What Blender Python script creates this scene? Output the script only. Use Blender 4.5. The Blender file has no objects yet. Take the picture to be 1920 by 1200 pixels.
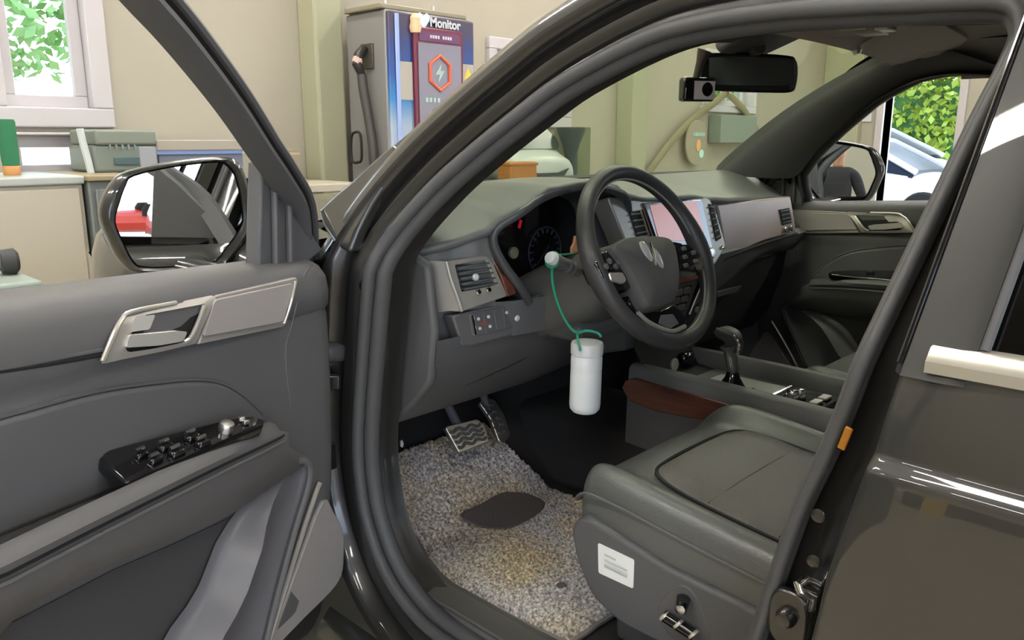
import bpy, bmesh, math, random
from mathutils import Vector as V, Matrix, Quaternion
random.seed(7)
R = math.radians
scene = bpy.context.scene
COL = scene.collection

# ------------------------------------------------------------------ camera
F = 1500.0                                   # focal length in pixels of a 1920 x 1200 frame
YAW, PITCH = R(46.0), R(12.7)
CAM = V((-1.69, 0.0, 1.37))
FWD = V((math.sin(YAW) * math.cos(PITCH), math.cos(YAW) * math.cos(PITCH), -math.sin(PITCH)))
RGT = V((math.cos(YAW), -math.sin(YAW), 0.0))
UP = RGT.cross(FWD)
cd = bpy.data.cameras.new('camera')
cd.sensor_width = 36.0
cd.lens = F / 1920.0 * 36.0
cd.clip_start, cd.clip_end = 0.02, 200
cam = bpy.data.objects.new('camera', cd)
COL.objects.link(cam)
M3 = Matrix((RGT, UP, -FWD)).transposed()
cam.matrix_world = Matrix.Translation(CAM) @ M3.to_4x4()
scene.camera = cam

# ------------------------------------------------------------------ world, exposure
vs = scene.view_settings
vs.view_transform = 'Standard'
vs.look = 'None'
vs.gamma = 1.0
vs.use_curve_mapping = False
vs.exposure = 1.6
world = bpy.data.worlds.new('sky')
scene.world = world
world.use_nodes = True
wn = world.node_tree
bg = wn.nodes['Background']
sky = wn.nodes.new('ShaderNodeTexSky')
sky.sky_type = 'HOSEK_WILKIE'
sky.sun_direction = V((0.45, 0.35, 0.82)).normalized()
sky.turbidity = 4.0
hs = wn.nodes.new('ShaderNodeHueSaturation'); hs.inputs['Saturation'].default_value = 0.6
wn.links.new(sky.outputs['Color'], hs.inputs['Color']); wn.links.new(hs.outputs['Color'], bg.inputs['Color'])
bg.inputs['Strength'].default_value = 8.0
sun = bpy.data.lights.new('sun', 'SUN')
sun.energy = 4.0
sun.angle = R(2)
sun.color = (1.0, 0.96, 0.88)
suno = bpy.data.objects.new('sun', sun)
COL.objects.link(suno)
suno.rotation_euler = V((0.45, 0.35, 0.82)).to_track_quat('Z', 'Y').to_euler()
LAMP_STRENGTH = 22.0                         # ceiling tube emission

# ------------------------------------------------------------------ pixel helpers (a pixel gives a direction; the plane gives the distance)
def ray(x, y):
    return FWD + RGT * ((x - 960) / F) - UP * ((y - 600) / F)
def PX(x, y, c):
    d = ray(x, y); return CAM + d * ((c - CAM.x) / d.x)
def PY(x, y, c):
    d = ray(x, y); return CAM + d * ((c - CAM.y) / d.y)
def PZ(x, y, c):
    d = ray(x, y); return CAM + d * ((c - CAM.z) / d.z)
def PPL(x, y, p, n):
    d = ray(x, y); return CAM + d * ((p - CAM).dot(n) / d.dot(n))
HX, HY, PHI = -0.90, 1.32, R(68.4)           # hinge line and opening angle of the driver's door
DD = V((-math.sin(PHI), -math.cos(PHI), 0)); NN = V((math.cos(PHI), -math.sin(PHI), 0))
HH = V((HX, HY, 0))
def map_open(d, o, z):                       # door coordinates (along, inward, up) -> world, opened door
    return HH + DD * d + NN * o + V((0, 0, z))
def map_right(d, o, z):                      # the same on the closed far door
    return V((-HX - o, HY - d, z))
def DP(x, y, o):                             # pixel -> door coordinates on the plane at inward offset o
    p = PPL(x, y, HH + NN * o, NN) - HH
    return (p.dot(DD), o, p.z)
def DZ(x, y, z):                             # pixel -> door coordinates on the level plane at height z
    p = PZ(x, y, z) - HH
    return (p.dot(DD), p.dot(NN), z)
def gs(z):                                   # lateral place of the door seal on the left body side
    return -0.86 + max(0.0, z - 1.15) * 0.5

# ------------------------------------------------------------------ materials
def lin(c):
    return tuple(((v / 255.0) / 12.92 if v / 255.0 <= 0.04045 else ((v / 255.0 + 0.055) / 1.055) ** 2.4) for v in c)
MATS = {}
def mat(name, rgb, rough=0.5, metal=0.0, coat=0.0, bump=0.0, bscale=200.0, var=0.0, vscale=6.0, emit=0.0, spec=0.5, srgb=True, emit_rgb=None, croff=0.03):
    if name in MATS: return MATS[name]
    m = bpy.data.materials.new(name); m.use_nodes = True
    nt = m.node_tree; b = nt.nodes['Principled BSDF']
    c = lin(rgb) if srgb else rgb
    b.inputs['Base Color'].default_value = (*c, 1)
    b.inputs['Roughness'].default_value = rough
    b.inputs['Metallic'].default_value = metal
    b.inputs['Coat Weight'].default_value = coat
    b.inputs['Coat Roughness'].default_value = croff
    b.inputs['Specular IOR Level'].default_value = spec
    if emit > 0:
        b.inputs['Emission Color'].default_value = (*(lin(emit_rgb) if emit_rgb else c), 1)
        b.inputs['Emission Strength'].default_value = emit
    tc = None
    if bump > 0 or var > 0:
        tc = nt.nodes.new('ShaderNodeTexCoord')
    if bump > 0:
        n = nt.nodes.new('ShaderNodeTexNoise'); n.inputs['Scale'].default_value = bscale; n.inputs['Detail'].default_value = 3
        bp = nt.nodes.new('ShaderNodeBump'); bp.inputs['Strength'].default_value = bump; bp.inputs['Distance'].default_value = 0.002
        nt.links.new(tc.outputs['Object'], n.inputs['Vector'])
        nt.links.new(n.outputs['Fac'], bp.inputs['Height']); nt.links.new(bp.outputs['Normal'], b.inputs['Normal'])
    if var > 0:
        n = nt.nodes.new('ShaderNodeTexNoise'); n.inputs['Scale'].default_value = vscale; n.inputs['Detail'].default_value = 5
        r = nt.nodes.new('ShaderNodeValToRGB')
        r.color_ramp.elements[0].position = 0.3; r.color_ramp.elements[1].position = 0.7
        r.color_ramp.elements[0].color = (*[v * (1 - var) for v in c], 1); r.color_ramp.elements[1].color = (*[min(1, v * (1 + var)) for v in c], 1)
        nt.links.new(tc.outputs['Object'], n.inputs['Vector'])
        nt.links.new(n.outputs['Fac'], r.inputs['Fac']); nt.links.new(r.outputs['Color'], b.inputs['Base Color'])
    MATS[name] = m
    return m
def glass_mat(name, tint, refl=1.0, rough=0.0):
    if name in MATS: return MATS[name]
    m = bpy.data.materials.new(name); m.use_nodes = True
    nt = m.node_tree; nt.nodes.clear()
    out = nt.nodes.new('ShaderNodeOutputMaterial'); mix = nt.nodes.new('ShaderNodeMixShader')
    tr = nt.nodes.new('ShaderNodeBsdfTransparent'); tr.inputs['Color'].default_value = (*tint, 1)
    gl = nt.nodes.new('ShaderNodeBsdfGlossy'); gl.inputs['Roughness'].default_value = rough
    lw = nt.nodes.new('ShaderNodeLayerWeight'); pw = nt.nodes.new('ShaderNodeMath'); pw.operation = 'POWER'; pw.inputs[1].default_value = 4.0
    fr = nt.nodes.new('ShaderNodeMath'); fr.operation = 'MULTIPLY_ADD'; fr.inputs[1].default_value = 0.55 * refl; fr.inputs[2].default_value = 0.04 * refl
    nt.links.new(lw.outputs['Facing'], pw.inputs[0]); nt.links.new(pw.outputs[0], fr.inputs[0])
    nt.links.new(fr.outputs[0], mix.inputs['Fac']); nt.links.new(tr.outputs[0], mix.inputs[1]); nt.links.new(gl.outputs[0], mix.inputs[2])
    nt.links.new(mix.outputs[0], out.inputs['Surface'])
    MATS[name] = m
    return m
def wood_mat(name, a, b_, scale=18.0, rough=0.35):
    m = mat(name, a, rough, coat=0.3)
    nt = m.node_tree; b = nt.nodes['Principled BSDF']
    tc = nt.nodes.new('ShaderNodeTexCoord'); mp = nt.nodes.new('ShaderNodeMapping'); mp.inputs['Scale'].default_value = (1, 0.25, 3)
    n = nt.nodes.new('ShaderNodeTexNoise'); n.inputs['Scale'].default_value = scale; n.inputs['Detail'].default_value = 6
    r = nt.nodes.new('ShaderNodeValToRGB'); r.color_ramp.elements[0].color = (*lin(b_), 1); r.color_ramp.elements[1].color = (*lin(a), 1)
    r.color_ramp.elements[0].position = 0.35; r.color_ramp.elements[1].position = 0.65
    nt.links.new(tc.outputs['Object'], mp.inputs['Vector']); nt.links.new(mp.outputs['Vector'], n.inputs['Vector'])
    nt.links.new(n.outputs['Fac'], r.inputs['Fac']); nt.links.new(r.outputs['Color'], b.inputs['Base Color'])
    return m

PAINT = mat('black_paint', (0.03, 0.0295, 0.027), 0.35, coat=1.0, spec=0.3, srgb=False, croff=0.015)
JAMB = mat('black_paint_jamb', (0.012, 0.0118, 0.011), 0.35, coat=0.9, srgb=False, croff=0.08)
TRIM = mat('dark_grey_plastic', (0.105, 0.102, 0.104), 0.55, bump=0.15, bscale=700, srgb=False)
TRIM2 = mat('charcoal_plastic', (0.10, 0.10, 0.104), 0.5, bump=0.15, bscale=700, srgb=False)
POCKET = mat('grey_satin_plastic', (0.13, 0.125, 0.135), 0.36, srgb=False)
DASH = mat('dashboard_soft_skin', (0.12, 0.122, 0.12), 0.48, bump=0.2, bscale=500, srgb=False)
RUBBER = mat('black_rubber', (0.075, 0.075, 0.078), 0.55, srgb=False)
GROOVE = mat('black_groove', (0.006, 0.006, 0.006), 0.7, srgb=False)
GLOSSB = mat('piano_black', (0.006, 0.006, 0.007), 0.12, coat=0.6, srgb=False)
LEATHER = mat('black_leather', (0.11, 0.114, 0.11), 0.32, bump=0.35, bscale=260, srgb=False)
LEATHERW = mat('wheel_leather', (0.04, 0.04, 0.042), 0.42, bump=0.2, bscale=400, srgb=False)
STITCH = mat('grey_thread', (0.12, 0.115, 0.11), 0.7, srgb=False)
SILVER = mat('warm_silver_trim', (0.40, 0.375, 0.34), 0.4, metal=0.45, srgb=False)
SILVER2 = mat('rose_silver_insert', (0.40, 0.37, 0.355), 0.5, metal=0.3, bump=0.1, bscale=900, srgb=False)
CHROME = mat('chrome', (0.8, 0.8, 0.8), 0.08, metal=1.0, srgb=False)
SATIN = mat('satin_chrome', (0.72, 0.69, 0.63), 0.3, metal=0.75, srgb=False)
STEEL = mat('brushed_steel', (0.6, 0.58, 0.55), 0.3, metal=1.0, srgb=False)
WOOD = wood_mat('red_brown_wood', (112, 66, 50), (74, 42, 34))
WHITE = mat('white_plastic', (200, 203, 206), 0.4)
LINER = mat('headliner_fabric', (0.40, 0.375, 0.355), 0.9, bump=0.3, bscale=900, srgb=False)
CARPET = mat('black_carpet', (0.022, 0.021, 0.022), 0.95, bump=0.8, bscale=500, srgb=False)
MIRROR = mat('mirror_glass', (0.82, 0.85, 0.86), 0.01, metal=1.0, srgb=False)
MIRRORD = mat('dimming_mirror_glass', (0.16, 0.175, 0.18), 0.14, metal=0.55, srgb=False)
WSGLASS = glass_mat('windscreen_glass', (0.72, 0.80, 0.66), 0.5)
CLEAR = glass_mat('clear_glass', (0.93, 0.96, 0.95), 0.4)
DARKGLASS = glass_mat('privacy_glass', (0.05, 0.05, 0.05), 2.6)

# ------------------------------------------------------------------ mesh helpers
def link(o, parent=None):
    COL.objects.link(o)
    if parent is not None:
        o.parent = parent
        if parent.type == 'EMPTY':
            o.matrix_parent_inverse = Matrix.Translation(-parent.location)
    return o
def mesh(name, verts, faces, m, parent=None, smooth=True, bevel=0.0, seg=2, sub=0, sharp=38, solid=0.0, recalc=True):
    me = bpy.data.meshes.new(name)
    me.from_pydata([tuple(v) for v in verts], [], [tuple(f) for f in faces])
    if recalc:
        bm = bmesh.new(); bm.from_mesh(me)
        bmesh.ops.recalc_face_normals(bm, faces=bm.faces)
        bm.to_mesh(me); bm.free()
    me.materials.append(m)
    if smooth:
        me.polygons.foreach_set('use_smooth', [True] * len(me.polygons))
        if not sub: me.set_sharp_from_angle(angle=R(sharp))
    me.update()
    o = bpy.data.objects.new(name, me)
    link(o, parent)
    if solid:
        md = o.modifiers.new('thickness', 'SOLIDIFY'); md.thickness = solid; md.offset = 0
    if bevel > 0:
        md = o.modifiers.new('bevel', 'BEVEL'); md.width = bevel; md.segments = seg; md.limit_method = 'ANGLE'; md.angle_limit = R(35)
        md.harden_normals = False
    if sub:
        md = o.modifiers.new('subdivision', 'SUBSURF'); md.levels = sub; md.render_levels = sub
    return o
class MB:
    """collects several shapes into one mesh"""
    def __init__(s): s.v = []; s.f = []
    def add(s, v, f):
        n = len(s.v); s.v += [V(p) for p in v]; s.f += [tuple(i + n for i in q) for q in f]; return s
    def box(s, c, size, rot=None):
        c = V(c); hx, hy, hz = size[0] / 2, size[1] / 2, size[2] / 2
        vs_ = [V((x, y, z)) for x in (-hx, hx) for y in (-hy, hy) for z in (-hz, hz)]
        if rot is not None: vs_ = [rot @ p for p in vs_]
        return s.add([c + p for p in vs_], [(0, 1, 3, 2), (4, 6, 7, 5), (0, 4, 5, 1), (2, 3, 7, 6), (0, 2, 6, 4), (1, 5, 7, 3)])
    def bb(s, a, b):
        return s.box([(a[i] + b[i]) / 2 for i in range(3)], [abs(b[i] - a[i]) for i in range(3)])
    def grid(s, rows):
        n = len(rows[0]); v = [p for r in rows for p in r]
        return s.add(v, [(i * n + j, i * n + j + 1, (i + 1) * n + j + 1, (i + 1) * n + j) for i in range(len(rows) - 1) for j in range(n - 1)])
    def loft(s, rings, closed=True, caps=True, loop=False):
        n = len(rings[0]); v = [p for r in rings for p in r]; f = []
        k = len(rings)
        for i in range(k if loop else k - 1):
            a, b = i * n, ((i + 1) % k) * n
            for j in range(n if closed else n - 1):
                j2 = (j + 1) % n
                f.append((a + j, a + j2, b + j2, b + j))
        if caps and closed and not loop:
            f.append(tuple(range(n))); f.append(tuple((k - 1) * n + j for j in range(n)))
        return s.add(v, f)
    def plate(s, pts, nvec, th):
        nvec = V(nvec); n = len(pts); pts = [V(p) for p in pts]
        return s.loft([pts, [p - nvec * th for p in pts]])
    def tube(s, pts, r, seg=10, closed=False, sx=1.0, ref=None, caps=True):
        pts = [V(p) for p in pts]; n = len(pts)
        rr = r if isinstance(r, (list, tuple)) else [r] * n
        rings = []; prev = None
        for i in range(n):
            if closed: t = pts[(i + 1) % n] - pts[i - 1]
            else: t = pts[min(i + 1, n - 1)] - pts[max(i - 1, 0)]
            if t.length < 1e-9: t = V((0, 0, 1))
            t.normalize()
            if ref is not None: a = V(ref) - t * V(ref).dot(t)
            elif prev is None:
                a = V((0, 0, 1)) if abs(t.z) < 0.9 else V((1, 0, 0)); a = a - t * a.dot(t)
            else: a = prev - t * prev.dot(t)
            a.normalize(); prev = a; b = t.cross(a)
            rings.append([pts[i] + (a * math.cos(2 * math.pi * j / seg) * sx + b * math.sin(2 * math.pi * j / seg)) * rr[i] for j in range(seg)])
        return s.loft(rings, True, caps, loop=closed)
    def lathe(s, prof, origin, axis=(0, 0, 1), seg=32, ref=None):
        ax = V(axis).normalized(); a = V(ref) if ref else (V((1, 0, 0)) if abs(ax.x) < 0.9 else V((0, 1, 0)))
        a = (a - ax * a.dot(ax)).normalized(); b = ax.cross(a); origin = V(origin)
        rings = [[origin + ax * h + (a * math.cos(2 * math.pi * j / seg) + b * math.sin(2 * math.pi * j / seg)) * max(r, 1e-5) for j in range(seg)] for r, h in prof]
        return s.loft(rings, True, True)
    def build(s, name, m, parent=None, **k):
        return mesh(name, s.v, s.f, m, parent, **k)
def catmull(pts, n=6, closed=False):
    pts = [V(p) for p in pts]; out = []; k = len(pts)
    for i in range(k if closed else k - 1):
        p1, p2 = pts[i], pts[(i + 1) % k]
        p0 = pts[i - 1] if (closed or i > 0) else p1 * 2 - p2
        p3 = pts[(i + 2) % k] if (closed or i + 2 < k) else p2 * 2 - p1
        for j in range(n):
            t = j / n
            out.append(0.5 * ((2 * p1) + (p2 - p0) * t + (2 * p0 - 5 * p1 + 4 * p2 - p3) * t * t + (3 * p1 - p0 - 3 * p2 + p3) * t ** 3))
    if not closed: out.append(pts[-1])
    return out
def rounded(pts, r, n=5):
    """rounds the corners of a closed planar outline"""
    pts = [V(p) for p in pts]; out = []; k = len(pts)
    for i in range(k):
        p, a, b = pts[i], pts[i - 1], pts[(i + 1) % k]
        rr = r[i] if isinstance(r, (list, tuple)) else r
        rr = min(rr, (a - p).length * 0.48, (b - p).length * 0.48)
        s_, e = p + (a - p).normalized() * rr, p + (b - p).normalized() * rr
        for j in range(n + 1):
            t = j / n
            out.append(s_ * (1 - t) ** 2 + p * 2 * t * (1 - t) + e * t * t)
    return out
def lerp(a, b, t): return a + (b - a) * t
def interp(x, tab):
    if x <= tab[0][0]: return tab[0][1]
    for (a, u), (b, v) in zip(tab, tab[1:]):
        if x <= b:
            return u + (v - u) * (x - a) / (b - a)
    return tab[-1][1]
def sinterp(x, tab):
    """smooth (catmull) interpolation of a table"""
    if x <= tab[0][0]: return tab[0][1]
    if x >= tab[-1][0]: return tab[-1][1]
    for i in range(len(tab) - 1):
        if x <= tab[i + 1][0]:
            t = (x - tab[i][0]) / (tab[i + 1][0] - tab[i][0]); t = t * t * (3 - 2 * t)
            return tab[i][1] + (tab[i + 1][1] - tab[i][1]) * t
def thing(name, loc, label, cat, group=None, kind=None):
    o = bpy.data.objects.new(name, None); COL.objects.link(o); o.location = loc; o.empty_display_size = 0.1
    tag(o, label, cat, group, kind); return o
def tag(o, label=None, cat=None, group=None, kind=None):
    if label: o['label'] = label
    if cat: o['category'] = cat
    if group: o['group'] = group
    if kind: o['kind'] = kind
    return o
def text_mesh(name, body, size, origin, xdir, ydir, m, parent, depth=0.001, align='LEFT', bold=0.0):
    cu = bpy.data.curves.new(name, 'FONT'); cu.body = body; cu.size = size; cu.align_x = align; cu.extrude = depth; cu.offset = bold
    to = bpy.data.objects.new(name, cu); COL.objects.link(to)
    dg = bpy.context.evaluated_depsgraph_get(); dg.update()
    me = bpy.data.meshes.new_from_object(to.evaluated_get(dg)); bpy.data.objects.remove(to)
    xd, yd = V(xdir).normalized(), V(ydir).normalized(); zd = xd.cross(yd); o0 = V(origin)
    for v in me.vertices: v.co = o0 + xd * v.co.x + yd * v.co.y + zd * v.co.z
    me.materials.clear(); me.materials.append(m)
    o = bpy.data.objects.new(name, me); link(o, parent); return o
# ================================================================== the garage
YW, XW, ZC = 3.75, 7.06, 4.2
XL, YB = -6.5, -8.0
WALL = mat('cream_wall_panel', (167, 160, 144), 0.7, bump=0.1, bscale=60, var=0.03, vscale=1.5)
COLUMN = mat('olive_cream_column', (160, 159, 132), 0.6)
CEIL = mat('ceiling_grey', (100, 98, 94), 0.8)
FLOORM = mat('beige_epoxy_floor', (186, 174, 152), 0.25, var=0.08, vscale=2.0, bump=0.05, bscale=40)
UPVC = mat('white_window_frame', (188, 182, 183), 0.35)
def wall(name, axis, c, th, u0, u1, z0, z1, holes, m):
    """wall as joined boxes around its openings; axis 'y': u runs along x"""
    us = sorted({u0, u1, *[h[0] for h in holes], *[h[1] for h in holes]}); zs = sorted({z0, z1, *[h[2] for h in holes], *[h[3] for h in holes]})
    b = MB()
    for a, a2 in zip(us, us[1:]):
        for q, q2 in zip(zs, zs[1:]):
            um, zm = (a + a2) / 2, (q + q2) / 2
            if any(h[0] < um < h[1] and h[2] < zm < h[3] for h in holes): continue
            if axis == 'y': b.bb((a, c, q), (a2, c + th, q2))
            else: b.bb((c, a, q), (c + th, a2, q2))
    o = b.build(name, m, smooth=False); bm = bmesh.new(); bm.from_mesh(o.data)
    bmesh.ops.remove_doubles(bm, verts=bm.verts, dist=1e-4); bm.to_mesh(o.data); bm.free()
    return tag(o, kind='structure')
def wpx(x0, y0, x1, y1):
    a, b = PY(x0, y0, YW), PY(x1, y1, YW); return (min(a.x, b.x), max(a.x, b.x), min(a.z, b.z), max(a.z, b.z))
W1 = wpx(-60, 0, 213, 240); W1 = (W1[0], W1[1], W1[2], W1[2] + 0.95)
W2 = wpx(8, 258, 196, 330); W2 = (W2[0], W2[1], W1[2] - 0.215, W1[2] - 0.02)
a_ = wpx(911, 68, 1066, 240); W3 = a_
a_ = wpx(1318, 90, 1412, 214); W4 = a_
wall('wall_front', 'y', YW, 0.2, XL, XW, 0, ZC, [W1, W2, W3, W4], WALL)
ya, yb = PX(1792, 250, XW).y, PX(1655, 250, XW).y
D1 = (ya, yb, 0.02, 2.62)
wall('wall_right', 'x', XW, 0.2, YB, YW + 0.2, 0, ZC, [D1, (-6.5, -2.0, 0.02, 3.3)], WALL)
wall('wall_back', 'y', YB - 0.2, 0.2, XL, XW, 0, ZC, [(-6.0, 1.2, 0.02, 3.6)], WALL)
wall('wall_left', 'x', XL - 0.2, 0.2, YB - 0.2, YW + 0.2, 0, ZC, [(-7.4, -2.4, 0.02, 3.7)], WALL)
tag(MB().bb((XL - 0.2, YB - 0.2, -0.1), (XW + 0.2, YW + 0.2, 0)).build('floor', FLOORM, smooth=False), kind='structure')
tag(MB().bb((XL - 0.2, YB - 0.2, ZC), (XW + 0.2, YW + 0.2, ZC + 0.1)).build('ceiling', CEIL, smooth=False), kind='structure')
# steel column casings on the walls
def pil(n, x0, x1, d=0.16):
    tag(MB().bb((x0, YW - d, 0), (x1, YW, ZC)).build('trim_%d' % n, COLUMN, bevel=0.015, smooth=False), kind='structure')
pil(1, PY(598, 200, YW - 0.16).x, PY(650, 200, YW - 0.16).x)
pil(2, PY(1186, 250, YW - 0.16).x, PY(1213, 250, YW - 0.16).x)
tag(MB().bb((XW - 0.12, 3.35, 0), (XW, YW, ZC)).build('trim_3', COLUMN, bevel=0.01, smooth=False), kind='structure')
def window(n, w, mull=0, fr=0.075):
    x0, x1, z0, z1 = w
    root = MB()
    f2 = fr
    root.bb((x0, YW - 0.03, z0), (x1, YW + 0.12, z0 + f2)).bb((x0, YW - 0.03, z1 - f2), (x1, YW + 0.12, z1)).bb((x0, YW - 0.03, z0 + f2), (x0 + f2, YW + 0.12, z1 - f2)).bb((x1 - f2, YW - 0.03, z0 + f2), (x1, YW + 0.12, z1 - f2))
    o = tag(root.build('window_%d' % n, UPVC, bevel=0.006, smooth=False), kind='structure')
    xa, xb, za, zb = x0 + f2, x1 - f2, z0 + f2, z1 - f2
    k = max(1, mull); s = 0.05
    for i in range(k):
        a, b = lerp(xa, xb, i / k), lerp(xa, xb, (i + 1) / k)
        yy = YW + 0.03 + 0.03 * (i % 2)
        m = MB().bb((a, yy, za), (b, yy + 0.03, za + s)).bb((a, yy, zb - s), (b, yy + 0.03, zb)).bb((a, yy, za + s), (a + s, yy + 0.03, zb - s)).bb((b - s, yy, za + s), (b, yy + 0.03, zb - s))
        sa = m.build('sash', UPVC, o, bevel=0.004, smooth=False)
        MB().bb((a + s, yy + 0.01, za + s), (b - s, yy + 0.018, zb - s)).build('pane', CLEAR, sa, smooth=False)
    return o
window(1, W1, 1, 0.08)
window(2, W2, 1, 0.012)
window(3, W3, 2, 0.07)
window(4, W4, 2, 0.06)
# casing of the personnel door opening on the right wall
cm = MB().bb((XW - 0.04, D1[0] - 0.07, 0.0), (XW + 0.24, D1[0], D1[3] + 0.07)).bb((XW - 0.04, D1[1], 0.0), (XW + 0.24, D1[1] + 0.07, D1[3] + 0.07)).bb((XW - 0.04, D1[0], D1[3]), (XW + 0.24, D1[1], D1[3] + 0.07))
tag(cm.build('door_1', UPVC, bevel=0.005, smooth=False), kind='structure')
tag(MB().bb((XW - 0.02, 3.08, 0), (XW, 3.33, 0.12)).build('baseboard_right', UPVC, smooth=False), kind='structure')
# ceiling lamps
LAMPBODY = mat('lamp_housing', (235, 235, 235), 0.5)
LAMPTUBE = mat('lamp_tube', (255, 252, 245), 0.5, emit=LAMP_STRENGTH, emit_rgb=(255, 250, 240))
k = 0
for lx in (-4.6, -2.5, -0.2, 2.2, 4.8):
    for ly in (-5.0, -1.9, 1.15, 2.95):
        L = thing('ceiling_lamp', (lx, ly, 3.7), 'long white tube lamp hung under the garage ceiling', 'lamp', 'tube lamps under the garage ceiling')
        MB().bb((lx - 0.09, ly - 0.62, 3.70), (lx + 0.09, ly + 0.62, 3.76)).build('housing', LAMPBODY, L, smooth=False)
        MB().bb((lx - 0.07, ly - 0.6, 3.675), (lx + 0.07, ly + 0.6, 3.699)).build('tube', LAMPTUBE, L, smooth=False)
        for s in (-0.5, 0.5):
            MB().tube([(lx, ly + s, 3.76), (lx, ly + s, ZC)], 0.006, 6).build('hanger', LAMPBODY, L)

# ------------------------------------------------------------------ outdoors
GRND = mat('pale_concrete', (150, 147, 140), 0.8, var=0.06, vscale=0.6)
g = MB().bb((-60, -60, -0.3), (70, 60, -0.02)).build('ground', GRND, smooth=False); tag(g, kind='structure')
LEAF = [mat('leaf_green', (84, 130, 30), 0.6, var=0.3, vscale=0.8), mat('leaf_yellow_green', (165, 185, 70), 0.6, var=0.3, vscale=0.8), mat('leaf_deep_green', (70, 120, 60), 0.6, var=0.3, vscale=0.8), mat('leaf_pale', (150, 190, 120), 0.6, var=0.3, vscale=0.8)]
BARK = mat('bark', (92, 76, 60), 0.9)
def tree(name, x, y, h, w, kind, label, n=4200):
    t = thing(name, (x, y, -0.11), label, 'tree', 'trees outside the garage')
    rnd = random.Random(int(x * 31 + y * 17))
    v, f = [], []
    cl = [(V((rnd.uniform(-1, 1) * w * 0.6, rnd.uniform(-1, 1) * w * 0.6, h * rnd.uniform(0.4, 0.88))), w * rnd.uniform(0.3, 0.55)) for _ in range(14)]
    for i in range(n):
        c, r_ = rnd.choice(cl)
        d = V((rnd.gauss(0, 1), rnd.gauss(0, 1), rnd.gauss(0, 1))).normalized()
        p = c + d * r_ * rnd.uniform(0.7, 1.0) + V((x, y, 0))
        a = V((rnd.gauss(0, 1), rnd.gauss(0, 1), rnd.gauss(0, 1))).normalized(); b = a.cross(d)
        if b.length < 0.1: continue
        b.normalize(); s = rnd.uniform(0.07, 0.14)
        k0 = len(v); v += [p - a * s, p + b * s * 0.5, p + a * s, p - b * s * 0.5]; f.append((k0, k0 + 1, k0 + 2, k0 + 3))
    tag(mesh('crown', v, f, LEAF[kind], t, smooth=False, recalc=False), kind='stuff')
    MB().tube([(x, y, -0.11), (x + 0.05, y, h * 0.4), (x, y + 0.1, h * 0.75)], [0.14, 0.11, 0.04], 8).build('trunk', BARK, t)
TL = ['bright green leafy tree beyond the garage', 'yellow-green leafy tree beyond the garage', 'deep green leafy tree beyond the garage', 'pale green leafy tree behind the front windows']
for (x, y, h, w, kd) in [(-3.3, 12.0, 5.6, 2.0, 3), (-0.9, 15.5, 6.0, 1.7, 3), (2.9, 13.5, 6.0, 1.9, 3), (6.8, 12.5, 5.6, 2.0, 3), (11.2, 12.0, 5.4, 2.0, 3), (-7.5, 13.0, 5.5, 2.0, 1),
                         (22.0, 3.2, 5.5, 1.9, 1), (22.5, 8.0, 6.0, 2.0, 0), (27.0, 5.5, 6.5, 2.1, 2), (23.0, 13.0, 6.0, 2.1, 1)]:
    tree('tree', x, y, h, w, kd, TL[kd])
def hedge(x0, y0, x1, y1, h, label, n=5000):
    t = thing('hedge', ((x0 + x1) / 2, (y0 + y1) / 2, -0.02), label, 'hedge')
    rnd = random.Random(5); v, f = [], []
    for i in range(n):
        s = rnd.random(); p = V((lerp(x0, x1, s) + rnd.uniform(-0.5, 0.5), lerp(y0, y1, s) + rnd.uniform(-0.5, 0.5), h * rnd.random() ** 0.8 + 0.35 * math.sin(s * 19) * rnd.random()))
        a = V((rnd.gauss(0, 1), rnd.gauss(0, 1), rnd.gauss(0, 1))).normalized(); b = V((rnd.gauss(0, 1), rnd.gauss(0, 1), rnd.gauss(0, 1))).cross(a).normalized(); q = rnd.uniform(0.07, 0.15)
        p.z = max(p.z, q)
        k0 = len(v); v += [p - a * q, p + b * q * 0.6, p + a * q, p - b * q * 0.6]; f.append((k0, k0 + 1, k0 + 2, k0 + 3))
    tag(mesh('leaves', v, f, LEAF[1], t, smooth=False, recalc=False), kind='stuff')
    MB().bb((min(x0, x1) - 0.1, min(y0, y1), -0.02), (max(x0, x1) + 0.1, max(y0, y1), h * 0.75)).build('branches', LEAF[2], t)
hedge(19.5, 2.5, 19.5, 13.5, 3.6, 'yellow-green hedge behind the parked white cars', 12000)
CARW = mat('white_car_paint', (215, 217, 222), 0.25, coat=1.0)
CARG = mat('car_window_glass', (30, 36, 54), 0.3, spec=0.2)
TYRE = mat('tyre_rubber', (26, 26, 27), 0.85)
RIM = mat('alloy_wheel', (180, 182, 186), 0.3, metal=0.8)
LAMPG = mat('clear_lamp', (220, 226, 232), 0.1, coat=1.0)
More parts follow.
